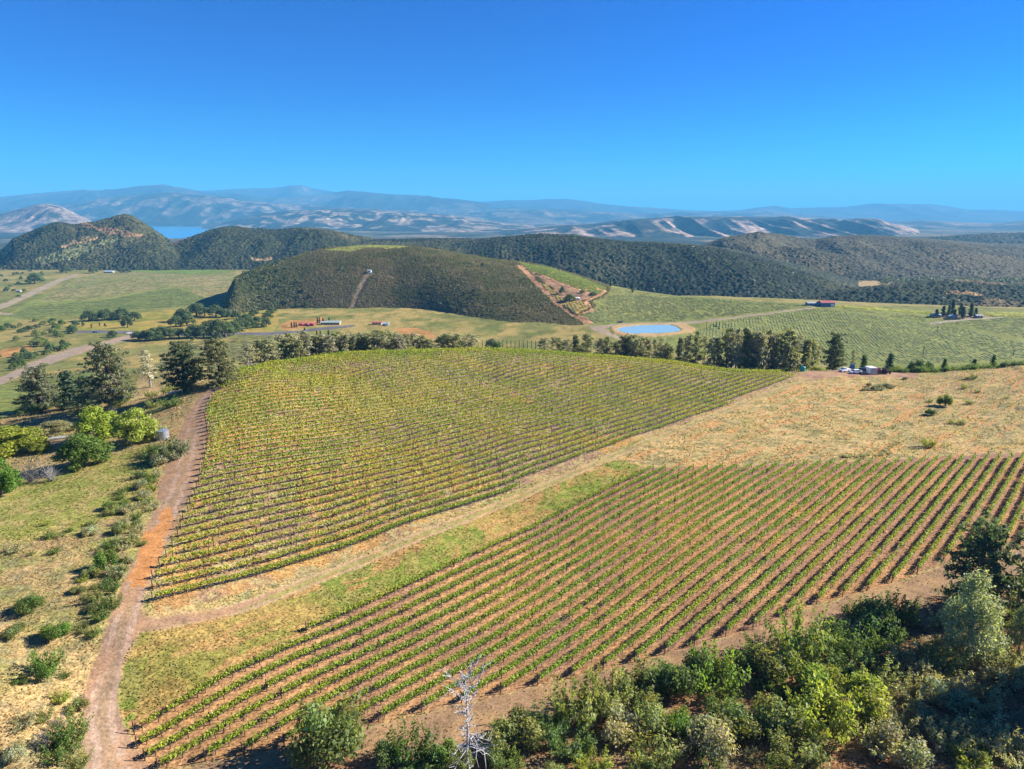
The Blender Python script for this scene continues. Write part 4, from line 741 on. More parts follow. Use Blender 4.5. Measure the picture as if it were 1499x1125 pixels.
# windbreak along the far edge of the upper block: (foot x, top y, width in photo pixels, kind, colour)
WB = [(360, 503, 20, 'thin', PINEG), (385, 496, 30, 'pine', PINEC), (398, 505, 16, 'thin', GREY)]
WB += [(x, t, w, k, c) for x, t, w, k, c in zip((410, 422, 431, 441, 450, 460, 470, 481, 491, 503, 513, 523, 533, 545, 556, 565, 574, 584, 594, 605, 617, 628), (489, 487, 490, 484, 488, 491, 488, 490, 485, 488, 486, 487, 486, 487, 483, 483, 486, 488, 489, 487, 490, 496), (16, 17, 15, 18, 15, 16, 18, 15, 17, 15, 10, 16, 16, 15, 20, 18, 16, 16, 14, 15, 15, 14),
       ('pine', 'pine', 'thin', 'pine', 'thin', 'pine', 'pine', 'thin', 'pine', 'pine', 'thin', 'thin', 'pine', 'thin', 'pine', 'pine', 'pine', 'thin', 'pine', 'thin', 'pine', 'pine'), (PINEG, PINEC, GREY, PINEG, PINEG, PINEC, PINEG, GREY, PINEC, PINEG, GREY, PINEG, PINEC, GREY, PINEC, PINEC, PINEG, GREY, PINEC, GREY, PINEC, PINEC))]
WB += [(645, 490, 15, 'pine', PINEC), (655, 487, 18, 'pine', PINEC), (667, 488, 18, 'pine', PINEC), (679, 492, 12, 'thin', GREY), (691, 489, 15, 'pine', PINEG), (725, 500, 20, 'pine', DARK)]
WB += [(x, t, w, k, PINEC if i % 3 else PINEG) for i, (x, t, w, k) in enumerate(((797, 494, 15, 'pine'), (809, 493, 9, 'thin'), (820, 494, 16, 'pine'), (830, 496, 12, 'pine'), (843, 490, 14, 'spire'), (861, 488, 17, 'pine'), (878, 494, 14, 'pine'), (889, 492, 15, 'pine'), (901, 500, 10, 'thin'), (911, 491, 14, 'pine'), (920, 489, 13, 'pine'), (929, 489, 14, 'thin'), (939, 492, 14, 'pine'), (948, 493, 15, 'pine'), (960, 496, 10, 'thin'), (969, 494, 13, 'thin'), (978, 501, 12, 'pine'), (997, 493, 11, 'spire'), (1008, 489, 13, 'pine'), (1021, 484, 13, 'pine'), (1034, 490, 12, 'thin'), (1043, 493, 12, 'pine'), (1052, 494, 12, 'pine'),
      (1067, 479, 17, 'pine'), (1081, 479, 13, 'thin'), (1095, 480, 20, 'spire'), (1104, 484, 12, 'thin'), (1113, 484, 16, 'pine'), (1122, 482, 15, 'pine'), (1131, 484, 16, 'pine'), (1142, 486, 13, 'thin'), (1154, 480, 21, 'pine'), (1164, 490, 12, 'thin'), (1173, 488, 8, 'thin'), (1183, 496, 14, 'spire'), (1193, 496, 13, 'pine')))]
_wb0 = list(WB)
for i, (x_, t_, w_, k_, c_) in enumerate(_wb0):
    if 405 < x_ < 640 or 900 < x_ < 980 or 1060 < x_ < 1195:
        WB.append((x_ + R.uniform(3, 8), t_ + R.uniform(3, 10), w_ * R.uniform(.7, 1.05), ('pine', 'thin')[R.integers(2)], (PINEG, PINEC, GREY)[R.integers(3)]))
def crest_Y(px): return float(np.interp(px, [c[0] for c in CREST], [c[2] for c in CREST]))
def stand(px, top, dY, **kw):
    k, d = ray(px, top); Y = crest_Y(px) + dY; x = float(k) * Y; z = float(gz(x, Y)); return x, Y, CAMZ - float(d) * Y - z, mpp(Y, top)
for o, (px, top, wpx, kind, col) in ordinals(WB):
    if px < 400: dY = 12
    else: dY = R.uniform(15, 24)
    x, Y, h, m = stand(px, top, dY)
    look = {'pine': 'bushy grey-green pine', 'thin': 'thin half-bare pine', 'spire': 'slim dark pointed conifer'}[kind]
    tree(kind, 'pine_tree', x, Y, h, wpx * m * 1.75, col, f'{look}, {o} from left in the windbreak behind the upper vineyard', 'tree', 'windbreak trees behind the upper vineyard')
# single trees along the edge at right: (x, foot y, top, width)
for px, top, wpx, kind, col, lab in ((1225, 488, 38, 'broad', (.10, .12, .06), 'large dark spreading pine beside the parked vehicles'), (1251, 512, 11, 'thin', PINEC, 'small slim pine just right of the large spreading pine'), (1267, 519, 17, 'spire', MID, 'short green conifer behind the white container'),
        (1305, 517, 20, 'spire', DARK, 'dark pointed tree right of the white container'), (1336, 526, 18, 'oak', DARK, 'left one of three round dark trees in the right-hand hedge'), (1347, 523, 22, 'oak', DARK, 'middle one of three round dark trees in the right-hand hedge'), (1361, 526, 20, 'oak', DARK, 'right one of three round dark trees in the right-hand hedge'),
        (1384, 524, 12, 'spire', MID, 'slim tree rising from the hedge above the dry field'), (1427, 525, 12, 'spire', MID, 'small tree in the hedge, midway along the dry field'), (1456, 519, 12, 'spire', MID, 'rightmost small tree in the hedge above the dry field')):
    x, Y, h, m = stand(px, top, 7); tree(kind, 'tree', x, Y, h, wpx * m, col, lab)
# hedge of low shrubs at the foot of the windbreak and along the dry field
HEDGE = []
for px in np.arange(395, 700, 9.5): HEDGE.append((px + R.uniform(-3, 3), R.uniform(9, 15), R.uniform(1.6, 3.2), (MID, OLIVE, YELLOW, OLIVE)[R.integers(4)]))
for px in np.arange(700, 845, 9): HEDGE.append((px + R.uniform(-3, 3), R.uniform(9, 13), R.uniform(1.4, 2.2), (OLIVE, MID, SAGE)[R.integers(3)]))
for px in np.arange(845, 1165, 8.5): HEDGE.append((px + R.uniform(-3, 3), R.uniform(8, 12), R.uniform(1.5, 2.4), (DARK, OLIVE, MID)[R.integers(3)]))
for px in np.arange(1090, 1245, 9): HEDGE.append((px + R.uniform(-3, 3), R.uniform(12, 17), R.uniform(2.2, 3.4), (MID, YELLOW, OLIVE)[R.integers(3)]))
for px in np.arange(1300, 1560, 10): HEDGE.append((px + R.uniform(-3, 3), R.uniform(1, 4), R.uniform(1.8, 2.8), (DARK, MID, DARK)[R.integers(3)]))
for px in np.arange(1255, 1420, 13): HEDGE.append((px + R.uniform(-3, 3), R.uniform(14, 20), R.uniform(2., 3.2), (YELLOW, OLIVE, MID)[R.integers(3)]))
CPY = [c[1] for c in CREST]
for o, (px, dY, h, col) in ordinals(HEDGE):
    Y = crest_Y(px) + dY; x = float(ray(px, 525)[0]) * Y; up = R.uniform(3, 12) if px < 700 else R.uniform(6, 12) if px > 1290 else R.uniform(3, 8); h = max(h, CAMZ - float(ray(px, np.interp(px, [c[0] for c in CREST], CPY) - up)[1]) * Y - float(gz(x, Y))); shrub(x, Y, h * R.uniform(1.25, 1.7), h, col, f'{LEAF_NAMES[col]} shrub, {o} from left in the hedge along the vineyard crest', 'shrubs along the crest of the vineyard', name='hedge_shrub')
# pines and leafy trees at the left of the track: (x, foot y, top, width, kind, colour, label)
for px, py, top, wpx, kind, col, lab in (
    (62, 600, 534, 62, 'broad', (.15, .16, .09), 'grey-green spreading pine, leftmost of the big pines by the track'), (106, 598, 541, 40, 'spire', (.08, .11, .055), 'dark pine between two larger grey-green pines at left'), (130, 597, 548, 34, 'spire', (.08, .11, .055), 'smaller dark pine close left of the tallest spreading pine'),
    (163, 596, 502, 78, 'broad', (.15, .155, .085), 'tallest spreading pine with greyish needles left of the track'), (221, 566, 510, 26, 'thin', GREY, 'thin half-dead grey pine between the big pines at left'), (271, 572, 498, 66, 'broad', (.10, .12, .06), 'big dark pine left of the head of the track'), (323, 564, 494, 54, 'broad', (.17, .17, .085), 'olive pine with a bare trunk at the head of the track'),
    (198, 646, 589, 56, 'leafy', YELLOW, 'yellow-green leafy tree beside the grey water tank'), (146, 642, 589, 62, 'leafy', (.28, .34, .04), 'yellow-green leafy tree left of the one by the water tank'), (126, 682, 626, 62, 'leafy', (.15, .22, .04), 'mid green leafy tree with a leaning crown below the yellow-green trees'),
    (18, 664, 616, 76, 'leafy', (.30, .33, .04), 'wide yellow-green tree at the left edge of the slope'), (60, 661, 638, 26, 'leafy', (.28, .31, .04), 'small yellow-green tree beside the wide one at left'), (2, 724, 662, 44, 'leafy', (.13, .23, .03), 'bright green tree cut by the left edge'),
    (80, 634, 612, 54, 'leafy', (.30, .28, .13), 'pale olive budding tree behind the timber pile')):
    x, y, m = at(px, py); k, d = ray(px, top); tree(kind, 'pine_tree' if kind in ('broad', 'spire', 'thin') else 'leafy_tree', x, y, CAMZ - float(d) * y - float(gz(x, y)) - .3, wpx * m * (1.4 if kind == 'leafy' else 1.15), tuple((1.05 if kind == 'leafy' else 1.35) * q for q in col), lab)
for px, py, h, w, lab in ((44, 706, 44, 44, 'bare grey shrub-like tree near the left edge, left of its twin'), (76, 704, 34, 34, 'bare grey tree with a few leaves, right of its twin'), (64, 1092, 34, 34, 'dead pinkish shrub casting a dark shadow at the lower left'), (86, 1064, 26, 36, 'dead grey bush above the dead pinkish shrub at lower left'), (165, 610, 24, 22, 'bare grey twigs at the foot of the tallest pine')):
    x, y, m = at(px, py); shrub(x, y, w * m * 1.0, h * m * 1.15, GREY, lab, twig=True, name='dead_shrub')
# thicket of shrubs under the pines
TH = []
pp = poly([(20, 590), (60, 592), (180, 590), (240, 566), (262, 572), (230, 590), (170, 604), (100, 612), (30, 612)]); 
while len(TH) < 46:
    p = pp.min(0) + R.random(2) * (pp.max(0) - pp.min(0))
    if inside(pp, p[:1], p[1:])[0]: TH.append((pix(p[0], p[1], float(gz(*p)))[0], p))
for o, (px, p) in ordinals(TH):
    c = (DARK, MID, OLIVE, OLIVE)[R.integers(4)]; h = R.uniform(2., 4.2); shrub(p[0], p[1], h * 1.5, h, c, f'{LEAF_NAMES[c]} bush, {o} from the left in the thicket under the pines', 'bushes under the big pines at left')
# bushes on the rough slope at left: (x, foot y, width, height, colour)
SL = [(245, 598, 36, 18, MID), (222, 597, 26, 12, OLIVE), (250, 676, 50, 34, (.19, .21, .11)), (236, 668, 26, 20, MID), (208, 668, 18, 10, OLIVE), (219, 722, 22, 14, YELLOW), (174, 732, 18, 9, MID), (65, 770, 15, 8, YELLOW), (68, 790, 20, 10, MID), (84, 788, 17, 8, OLIVE), (77, 812, 20, 11, MID), (43, 814, 14, 8, OLIVE), (128, 785, 24, 12, SAGE), (133, 770, 18, 9, OLIVE),
      (100, 780, 12, 7, MID), (117, 854, 20, 9, YELLOW), (107, 874, 26, 11, OLIVE), (149, 840, 32, 36, (.17, .27, .04)), (172, 848, 26, 20, MID), (157, 872, 32, 22, MID), (159, 897, 32, 28, MID), (38, 902, 42, 22, MID), (11, 938, 28, 16, OLIVE), (26, 926, 22, 14, OLIVE), (69, 944, 44, 26, (.15, .25, .04)), (93, 932, 16, 14, MID), (55, 1000, 50, 52, (.14, .24, .04)), (28, 1004, 22, 12, MID), (92, 994, 18, 11, MID),
      (13, 812, 28, 16, SAGE), (160, 756, 28, 15, OLIVE), (174, 784, 28, 16, OLIVE), (171, 744, 18, 9, MID), (198, 782, 26, 14, SAGE), (177, 800, 34, 18, SAGE), (160, 804, 24, 14, MID), (187, 750, 28, 14, SAGE), (219, 748, 28, 14, SAGE), (84, 1030, 30, 24, YELLOW), (110, 1046, 30, 22, OLIVE), (60, 1058, 28, 20, OLIVE), (95, 1102, 54, 52, MID), (72, 1124, 60, 34, MID), (108, 1132, 40, 30, OLIVE), (28, 1070, 40, 22, SAGE), (20, 1116, 36, 24, SAGE), (205, 800, 18, 12, MID), (188, 826, 20, 14, SAGE), (212, 730, 22, 12, SAGE), (196, 762, 22, 12, MID), (228, 700, 22, 14, SAGE)]
for t in np.linspace(0, 1, 40):
    cx = np.interp(t, [0, .2, .45, .7, 1], [252, 232, 212, 184, 140]); cy = np.interp(t, [0, .2, .45, .7, 1], [640, 700, 762, 830, 930]); w_ = R.uniform(14, 32); SL.append((cx - abs(R.normal()) * 22 - 4, cy + R.normal() * 6, w_, w_ * R.uniform(.45, .75), (MID, OLIVE, DARK, SAGE, OLIVE)[R.integers(5)]))
for i, (px, py, w, h, c) in ordinals(SL):
    x, y, m = at(px, py); nm = LEAF_NAMES.get(c, 'bright green' if c[1] > .225 else 'grey-green'); sz = 'large' if w > 38 else 'small' if w < 22 else 'rounded'
    shrub(x, y + w * m * .3, w * m * 1.05, h * m * 1.1, c, f'{sz} {nm} bush, {i} from left on the slope beside the track', 'bushes on the slope left of the track')
# dense brush in the lower right corner
BR = [(468, 1142, 118, 96, OLIVE, 4), (560, 1132, 50, 34, DARK, None), (598, 1140, 84, 66, (.10, .17, .045), None), (640, 1136, 60, 44, MID, None), (672, 1142, 60, 40, OLIVE, None), (722, 1122, 54, 44, OLIVE, None), (765, 1112, 76, 60, OLIVE, None), (742, 1140, 60, 40, MID, None), (805, 1098, 70, 50, DARK, None), (848, 1082, 92, 72, OLIVE, None), (832, 1120, 70, 46, DARK, None), (895, 1056, 82, 66, OLIVE, None), (940, 1044, 90, 66, (.18, .21, .075), None),
      (905, 1100, 80, 54, SAGE, None), (985, 1036, 74, 58, DARK, None), (955, 1082, 70, 54, OLIVE, None), (998, 1084, 48, 44, (.17, .26, .05), None), (1056, 1030, 92, 78, (.17, .25, .05), None), (1026, 1012, 56, 48, DARK, None), (1095, 994, 50, 42, MID, None), (1136, 1006, 74, 60, OLIVE, None), (1182, 984, 96, 80, (.20, .25, .07), None), (1118, 966, 44, 36, MID, None), (1066, 1064, 66, 44, MID, None), (1250, 968, 66, 52, DARK, None),
      (1288, 944, 74, 58, DARK, None), (1324, 926, 62, 50, DARK, None), (1225, 948, 50, 40, DARK, None), (1218, 1004, 66, 42, DARK, None), (1268, 1006, 74, 46, DARK, None), (1292, 1022, 78, 54, OLIVE, None), (1210, 1046, 88, 58, (.24, .29, .06), None), (1266, 1062, 90, 64, YELLOW, None), (1160, 1052, 66, 46, MID, None), (1140, 1090, 90, 56, OLIVE, None), (1222, 1106, 110, 80, (.28, .31, .06), None), (1085, 1096, 80, 50, OLIVE, None), (1040, 1130, 90, 58, SAGE, None),
      (965, 1132, 90, 56, OLIVE, None), (1180, 1140, 100, 56, OLIVE, None), (1290, 1112, 66, 44, SAGE, None), (1330, 1086, 66, 42, SAGE, None), (1372, 1084, 56, 36, (.25, .27, .17), None), (1344, 1128, 80, 48, SAGE, None), (1405, 1116, 70, 42, SAGE, None), (1462, 1102, 80, 44, SAGE, None), (1436, 1140, 60, 36, YELLOW, None), (1496, 1134, 80, 44, SAGE, None), (1350, 1046, 70, 40, SAGE, None), (1396, 1040, 70, 40, SAGE, None), (1448, 1050, 80, 42, SAGE, None), (1340, 1000, 70, 40, SAGE, None), (1390, 992, 70, 40, OLIVE, None), (1450, 1000, 80, 40, SAGE, None), (1500, 1020, 80, 42, SAGE, None), (1370, 966, 44, 30, OLIVE, None), (1468, 960, 50, 30, OLIVE, None),
      (870, 1136, 60, 34, YELLOW, None), (1310, 966, 60, 40, DARK, None), (1256, 920, 40, 30, DARK, None)]
base_n = len(BR)
bp = poly([(700, 1110), (800, 1064), (880, 1030), (960, 1004), (1040, 990), (1120, 955), (1200, 925), (1300, 890), (1400, 882), (1499, 870), (1640, 850), (1700, 1200), (1499, 1250), (1000, 1250), (700, 1200)])
pts = [np.array(hit(b[0], b[1])) for b in BR]; tries = 0
while len(BR) < base_n + 90 and tries < 6000:
    tries += 1; p = bp.min(0) + R.random(2) * (bp.max(0) - bp.min(0))
    if not inside(bp, p[:1], p[1:])[0] or min(np.hypot(*(p - q)) for q in pts) < 1.9: continue
    px, py = pix(p[0], p[1], float(gz(*p)))
    if any((px - a) ** 2 / 900 + (py - b) ** 2 / 250 < 1 for a, b in ((900, 1120), (1012, 1050), (1082, 1020), (1232, 990), (1335, 950), (1440, 940), (1480, 955), (780, 1135))): continue
    pts.append(p); m = mpp(p[1], py); w = R.uniform(1.6, 3.4)
    c = ((OLIVE, SAGE, SAGE, SAGE, GREY) if px > 1280 else (OLIVE, MID, DARK, SAGE, OLIVE))[R.integers(5)]; BR.append((px, py, w / m, w * R.uniform(.55, .8) / m, c, None))
for i, (px, py, w, h, c, v) in ordinals(BR):
    x, y, m = at(px, py); nm = LEAF_NAMES.get(c, 'bright green' if c[1] > .25 else 'olive green'); sz = 'large' if w > 76 else 'small' if w < 40 else 'middling'
    shrub(x, y + w * m * .35, w * m * 1.08, h * m * 1.12, c, f'{sz} {nm} bush, {i} from left in the brush below the lower vineyard', 'bushes in the brush below the lower vineyard', v=v)
for px, py, h, w, lab in ((1106, 968, 46, 52, 'grey leafless bush at the upper edge of the brush, by the dirt headland'), (925, 1066, 40, 60, 'grey twiggy bush half hidden among olive bushes'), (1300, 1080, 40, 60, 'grey dead bush in the sage brush at lower right')):
    x, y, m = at(px, py); shrub(x, y, w * m, h * m * 1.2, GREY, lab, twig=True, name='dead_shrub')
# big trees at the right edge (and those just outside it whose shade falls into the picture)
for px, py, top, wpx, kind, col, lab in ((1424, 898, 764, 112, 'broad', (.13, .17, .09), 'large dark pine at the right edge, standing behind the grey-leaved tree'), (1412, 966, 826, 96, 'grey', (.34, .36, .21), 'tall grey-leaved tree before the dark pine at the right edge'), (1487, 900, 748, 62, 'thin', (.2, .2, .15), 'thin grey pine with bare branches at the right edge'), (1502, 930, 790, 50, 'broad', (.12, .16, .08), 'dark pine cut by the right edge of the picture'), (1490, 956, 876, 44, 'grey', (.27, .30, .18), 'small grey-leaved tree in the sun at the right edge')):
    x, y, m = at(px, py); k, d = ray(px, top); h = CAMZ - float(d) * y - float(gz(x, y))
    if kind == 'grey':
        if 'EUC' not in globals():
            EUC = [tree_proto(10, dome(18, 2.5, 1.6, 8.8, .9, 1.5, 1.1), 7500, .15, .22, 8, .3, .4, bark=M_GREYBARK)]; KINDS['grey'] = (EUC, 10., 7.4)
    tree(kind, 'pine_tree' if kind in ('broad', 'thin') else 'grey_leaved_tree', x, y, h, wpx * m, col, lab)
for px, py, h, w, lab in ((1600, 1010, 16, 10, 'tall pine beyond the right edge, left one of three'), (1680, 1030, 17, 11, 'tall pine beyond the right edge, middle one of three'), (1740, 1000, 17, 11, 'tall pine beyond the right edge, right one of three')):
    x, y, m = at(px, py); tree('broad', 'pine_tree', x, y, h, w, (.05, .07, .035), lab)
# the dead tree in the foreground
def dead_tree(px, py, h, label):
    x, y, m = at(px, py); e = empty('dead_tree', (x, y, float(gz(x, y)))); tag(e, label, 'dead tree'); b = MB(); t = MB(); rg = np.random.default_rng(4)
    ax = lambda f: np.array([.25 * sin(f * 3), .15 * f, h * f]); b.tube([ax(f) for f in np.linspace(-.04, 1, 8)], np.linspace(.16, .03, 8), 7)
    for i in range(60):
        f = (.06 + .93 * ((i + rg.random()) / 60) ** .8); L = h * (.20 + .10 * sin(f * 9)) * (1.15 - .75 * f) * rg.uniform(.35, 1.35); a = i * 2.4 + rg.normal() * .7; dr = (.9 if f > .7 else .35 if f > .45 else -.35) + rg.normal() * .3
        p = ax(f); d = np.array([cos(a), sin(a), dr + rg.normal() * .15]); q = p + d * L * .5; r = q + (d + np.array([0, 0, -.35 if f < .5 else .15])) * L * .5; b.tube([p, q, r], [.05 * (1 - f) + .018, .03 * (1 - f) + .012, .008], 5, False)
        for k in range(13):
            s = rg.uniform(.3, 1); o = p + (q - p) * s * 2 if s < .5 else q + (r - q) * (s - .5) * 2; v = d * .4 + rg.normal(size=3) * .55; o2 = o + v * L * .22; t.tube([o, o2, o2 + (v + rg.normal(size=3) * .5) * L * .13], [.03, .02, .011], 3, False)
    b.build('trunk', M_DEAD, e); tw = t.build('twig_spray', M_DEAD, e); tw['kind'] = 'stuff'; return e
dead_tree(682, 1126, 9.9, 'bleached leafless dead tree standing at the bottom edge before the vineyard')
b = MB(); b.tube([(0, 0, .1), (1.5, 1.1, .9), (2.6, 2.2, 1.7)], [.14, .11, .05], 7); x, y, m = at(612, 1130); o = b.build('fallen_branch', M_BARK, None, loc=(x, y, float(gz(x, y)))); tag(o, 'dark fallen branch leaning out of the bushes left of the dead tree', 'branch')
# bushes on the dry field
for px, py, w, h, c, lab in ((1384, 594, 22, 17, MID, 'green bush with two stems, largest on the upper dry field'), (1362, 607, 17, 11, DARK, 'dark round bush left of the pale bare patch'), (1408, 620, 18, 9, SAGE, 'low grey bush on the dry field, right of the dark round one'), (1391, 620, 11, 6, OLIVE, 'tiny olive bush beside the low grey bush'), (1359, 654, 26, 16, YELLOW, 'yellow-green bush nearest the lower vineyard on the dry field'), (1362, 588, 9, 5, OLIVE, 'tiny bush upslope of the dark round bush'), (1418, 591, 15, 7, OLIVE, 'low olive bush right of the two-stemmed bush'), (1411, 568, 11, 7, OLIVE, 'small bush high on the dry field, left of the sage one'), (1425, 554, 12, 8, MID, 'right one of two small bushes near the hedge'), (1415, 554, 9, 6, SAGE, 'left one of two small bushes near the hedge'), (1432, 574, 11, 6, SAGE, 'tiny sage bush high on the dry field'), (1474, 583, 8, 6, SAGE, 'tiny pale bush at the right of the dry field'), (1324, 555, 8, 4, DARK, 'tiny dark bush at the hedge foot by the container')):
    x, y, m = at(px, py); shrub(x, y, w * m, h * m * 1.15, c, lab)
CL = [(1264 + i * 6.2 + R.uniform(-2, 2), 571 + R.uniform(-3, 2.5) + abs(i - 4) * -.5) for i in range(8)] + [(1272 + i * 7 + R.uniform(-2, 2), 566 + R.uniform(-1, 2)) for i in range(5)]
for o, (px, py) in ordinals(CL):
    x, y, m = at(px, py); shrub(x, y, 9 * m, 7 * m, (.2, .22, .16), f'grey-green bush, {o} from the left in the clump on the upper dry field', 'bush clump on the upper dry field')
for o, (px, py) in ordinals([(1235 + i * 8 + R.uniform(-3, 3), 669.5 - i * .6 + R.uniform(-1, 1)) for i in range(9)] + [(1290 + i * 5, 664 - i * 3.2) for i in range(6)]):
    x, y, m = at(px, py); shrub(x, y, 11 * m, 4 * m, SAGE, f'low sage weed clump, {o} from left below the dry field', 'weeds along the lower edge of the dry field', name='weed_clump', cat='weed')
# oaks and scrub trees on the valley floor: (x, foot y, width, height)
OK_ = [(131, 469, 24, 15), (141, 469, 18, 12), (156, 468, 24, 16), (168, 468, 16, 11), (180, 467, 24, 17), (187, 479, 16, 18), (198, 469, 20, 13), (165, 493, 15, 10)]
for o, (px, py, w, h) in ordinals(OK_):
    x, y, m = at(px, py); tree('oak', 'oak_tree', x, y, h * m * 1.2, w * m * 1.15, OAKC, f'round dark oak, {o} from the left on the yellow meadow', 'tree', 'oaks on the yellow meadow')
OG = [(203, 497, 18, 12), (213, 498, 18, 14), (224, 498, 24, 17), (238, 497, 22, 19), (250, 496, 22, 16), (262, 494, 18, 14), (268, 470, 22, 18), (258, 478, 18, 15), (274, 477, 20, 16), (288, 462, 24, 18), (300, 462, 18, 12), (316, 463, 22, 16), (330, 464, 16, 12), (284, 494, 24, 19), (298, 494, 22, 18), (308, 489, 22, 20), (320, 488, 22, 20), (331, 494, 26, 23), (342, 490, 22, 20), (354, 484, 22, 18), (366, 480, 20, 14), (376, 474, 16, 11), (360, 470, 16, 11), (390, 478, 14, 12), (372, 462, 14, 9), (392, 466, 14, 9), (346, 466, 14, 10), (398, 458, 14, 8)]
for o, (px, py, w, h) in ordinals(OG):
    x, y, m = at(px, py); tree('oak', 'oak_tree', x, y, h * m * 1.25, w * m * 1.35, OAKC, f'round dark oak, {o} from the left in the grove by the paved road', 'tree', 'oaks in the grove by the paved road')
SC = []
for P_, n_ in ((poly([(-20, 478), (60, 470), (110, 474), (118, 486), (98, 496), (104, 515), (72, 520), (42, 506), (-20, 497)]), 46), (poly([(-20, 524), (45, 517), (62, 528), (30, 542), (-20, 548)]), 16), (poly([(-20, 400), (60, 396), (70, 412), (30, 428), (-20, 440)]), 14), (poly([(-20, 418), (30, 415), (45, 425), (20, 440), (-20, 445)]), 8)):
    c_ = 0
    while c_ < n_:
        p = P_.min(0) + R.random(2) * (P_.max(0) - P_.min(0))
        if inside(P_, p[:1], p[1:])[0]: SC.append((float(pix(p[0], p[1], float(gz(*p)))[0]), p)); c_ += 1
for o, (px, p) in ordinals(SC):
    c = (OAKC, DARK, OLIVE, MID)[R.integers(4)]; tree('oak', 'scrub_tree', p[0], p[1], R.uniform(3.5, 7), R.uniform(5, 9), c, f'bushy green tree, {o} from left in the scrub at far left', 'tree', 'scrub trees at the left of the valley')
for px, py, w, h, kind, lab in ((122, 478, 5, 8, 'oak', 'small lone tree on the meadow, leftmost of a row of saplings'), (134, 479, 3, 5, 'spire', 'second sapling on the meadow by the blue car'), (146, 477, 3, 5, 'spire', 'third sapling on the meadow by the blue car'), (154, 478, 4, 6, 'oak', 'rightmost sapling on the meadow by the blue car'),
        (823, 430, 9, 12, 'oak', 'lone green tree above the bushes on the hill vineyard'), (834, 440, 18, 10, 'oak', 'wide bright bush by the white shed on the hill vineyard'), (868, 432, 12, 5, 'oak', 'flat dark shrub between the red tracks'), (852, 429, 9, 5, 'oak', 'small pale shrub between the red tracks'), (894, 419, 5, 11, 'spire', 'left one of two dark conifers at the foot of the long ridge'), (926, 428, 5, 11, 'spire', 'right one of two dark conifers at the foot of the long ridge'), (705, 376, 5, 9, 'spire', 'lone dark conifer on the skyline of the scrub hill'),
        (137, 399.5, 14, 9, 'oak', 'left one of the dark trees by the blue-roofed farmhouse'), (177, 399, 10, 7, 'oak', 'middle one of the dark trees by the blue-roofed farmhouse'), (187, 399, 10, 7, 'oak', 'right one of the dark trees by the blue-roofed farmhouse'), (97, 399, 16, 9, 'oak', 'round dark tree at the foot of the pointed hill'), (52, 415, 26, 16, 'oak', 'large dark tree left of the farm lane'), (720, 509, 20, 14, 'oak', 'dark round tree at the left end of the thin poles')):
    x, y, m = at(px, py); tree(kind, 'tree', x, y, h * m * 1.15, w * m * 1.1, (.10, .16, .03) if 'bright' in lab else OAKC, lab)
FT_ = [(1371, 464, 8, 12), (1380, 463, 8, 16), (1388, 463, 7, 18), (1393, 460, 9, 22), (1397, 464, 6, 12), (1405, 461, 8, 18), (1409, 466, 11, 18), (1421, 463, 9, 20), (1428, 462, 7, 12)]
for o, (px, py, w, h) in ordinals(FT_):
    x, y, m = at(px, py); tree('spire', 'conifer_tree', x, y, h * m, w * m * 1.2, (.08, .11, .06), f'dark conifer, {o} from the left round the farmyard at right', 'tree', 'conifers round the farmyard')
# row of thin poles at the edge of the mid field, telegraph poles
for i, px in enumerate(np.linspace(700, 790, 16)):
    Y = crest_Y(px) + 34; x = float(ray(px, 505)[0]) * Y; z = float(gz(x, Y)); top = CAMZ - float(ray(px, 498)[1]) * Y; b = MB(); b.tube([(0, 0, -.3), (0, 0, max(2, top - z))], [.14, .10], 6); o = b.build('wooden_pole', M_POST, None, loc=(x, Y, z)); tag(o, f'thin dark pole, {nth(i + 1)} from the left behind the vineyard crest', 'pole', 'thin poles behind the vineyard crest')
def utility_pole(px, py, hpx, lab, arm=True):
    x, y, m = at(px, py); e = empty('utility_pole', (x, y, float(zt(x, y)))); tag(e, lab, 'pole'); h = hpx * m; b = MB(); b.tube([(0, 0, -.5), (0, 0, h)], [.2, .14], 8); b.build('post', M_WOOD, e)
    if arm: c = MB(); c.box(-1.1, 1.1, -.08, .08, h - .9, h - .7); c.build('crossarm', M_WOOD, e)
for px, py, hp, lab in ((1015.5, 455.5, 9, 'utility pole with a white box at its foot on the slope above the reservoir'), (1034, 483, 13, 'utility pole standing right of the reservoir'), (1351, 521, 15, 'utility pole on the right vineyard, behind the three round trees'), (1372, 486, 9, 'utility pole below the farmyard road'), (1483, 521, 10, 'utility pole behind the hedge near the right edge'), (1140, 372, 0, '')):
    if hp: utility_pole(px, py, hp, lab)

# ------------------------------------------------------------------ buildings
def paint_m(name, rgb, rough=.5): return flat_mat(name, rgb, rough, .1, 1.5)
P_WHITE = paint_m('white_paint', (.78, .78, .76)); P_BLUE = paint_m('blue_grey_siding', (.12, .2, .32)); P_RED = paint_m('red_roof', (.40, .12, .10)); P_GREYR = paint_m('grey_roof', (.36, .38, .40)); P_BLUER = paint_m('pale_blue_roof', (.30, .40, .48)); P_SAGER = paint_m('sage_roof', (.30, .36, .34)); P_DARK = flat_mat('dark_glass', (.02, .025, .03), .15, 0, spec=.5); P_TIRE = flat_mat('tyre_rubber', (.02, .02, .02), .8, 0); P_TAN = paint_m('tan_wall', (.34, .28, .21)); P_MAROON = paint_m('maroon_cloth', (.30, .05, .07)); P_TEAL = paint_m('teal_plastic', (.02, .30, .26)); P_STEEL = flat_mat('galvanised_steel', (.48, .52, .56), .35, .12, 2, .7); P_TIMBER = flat_mat('grey_timber', (.36, .34, .31), .9, .25, 3)
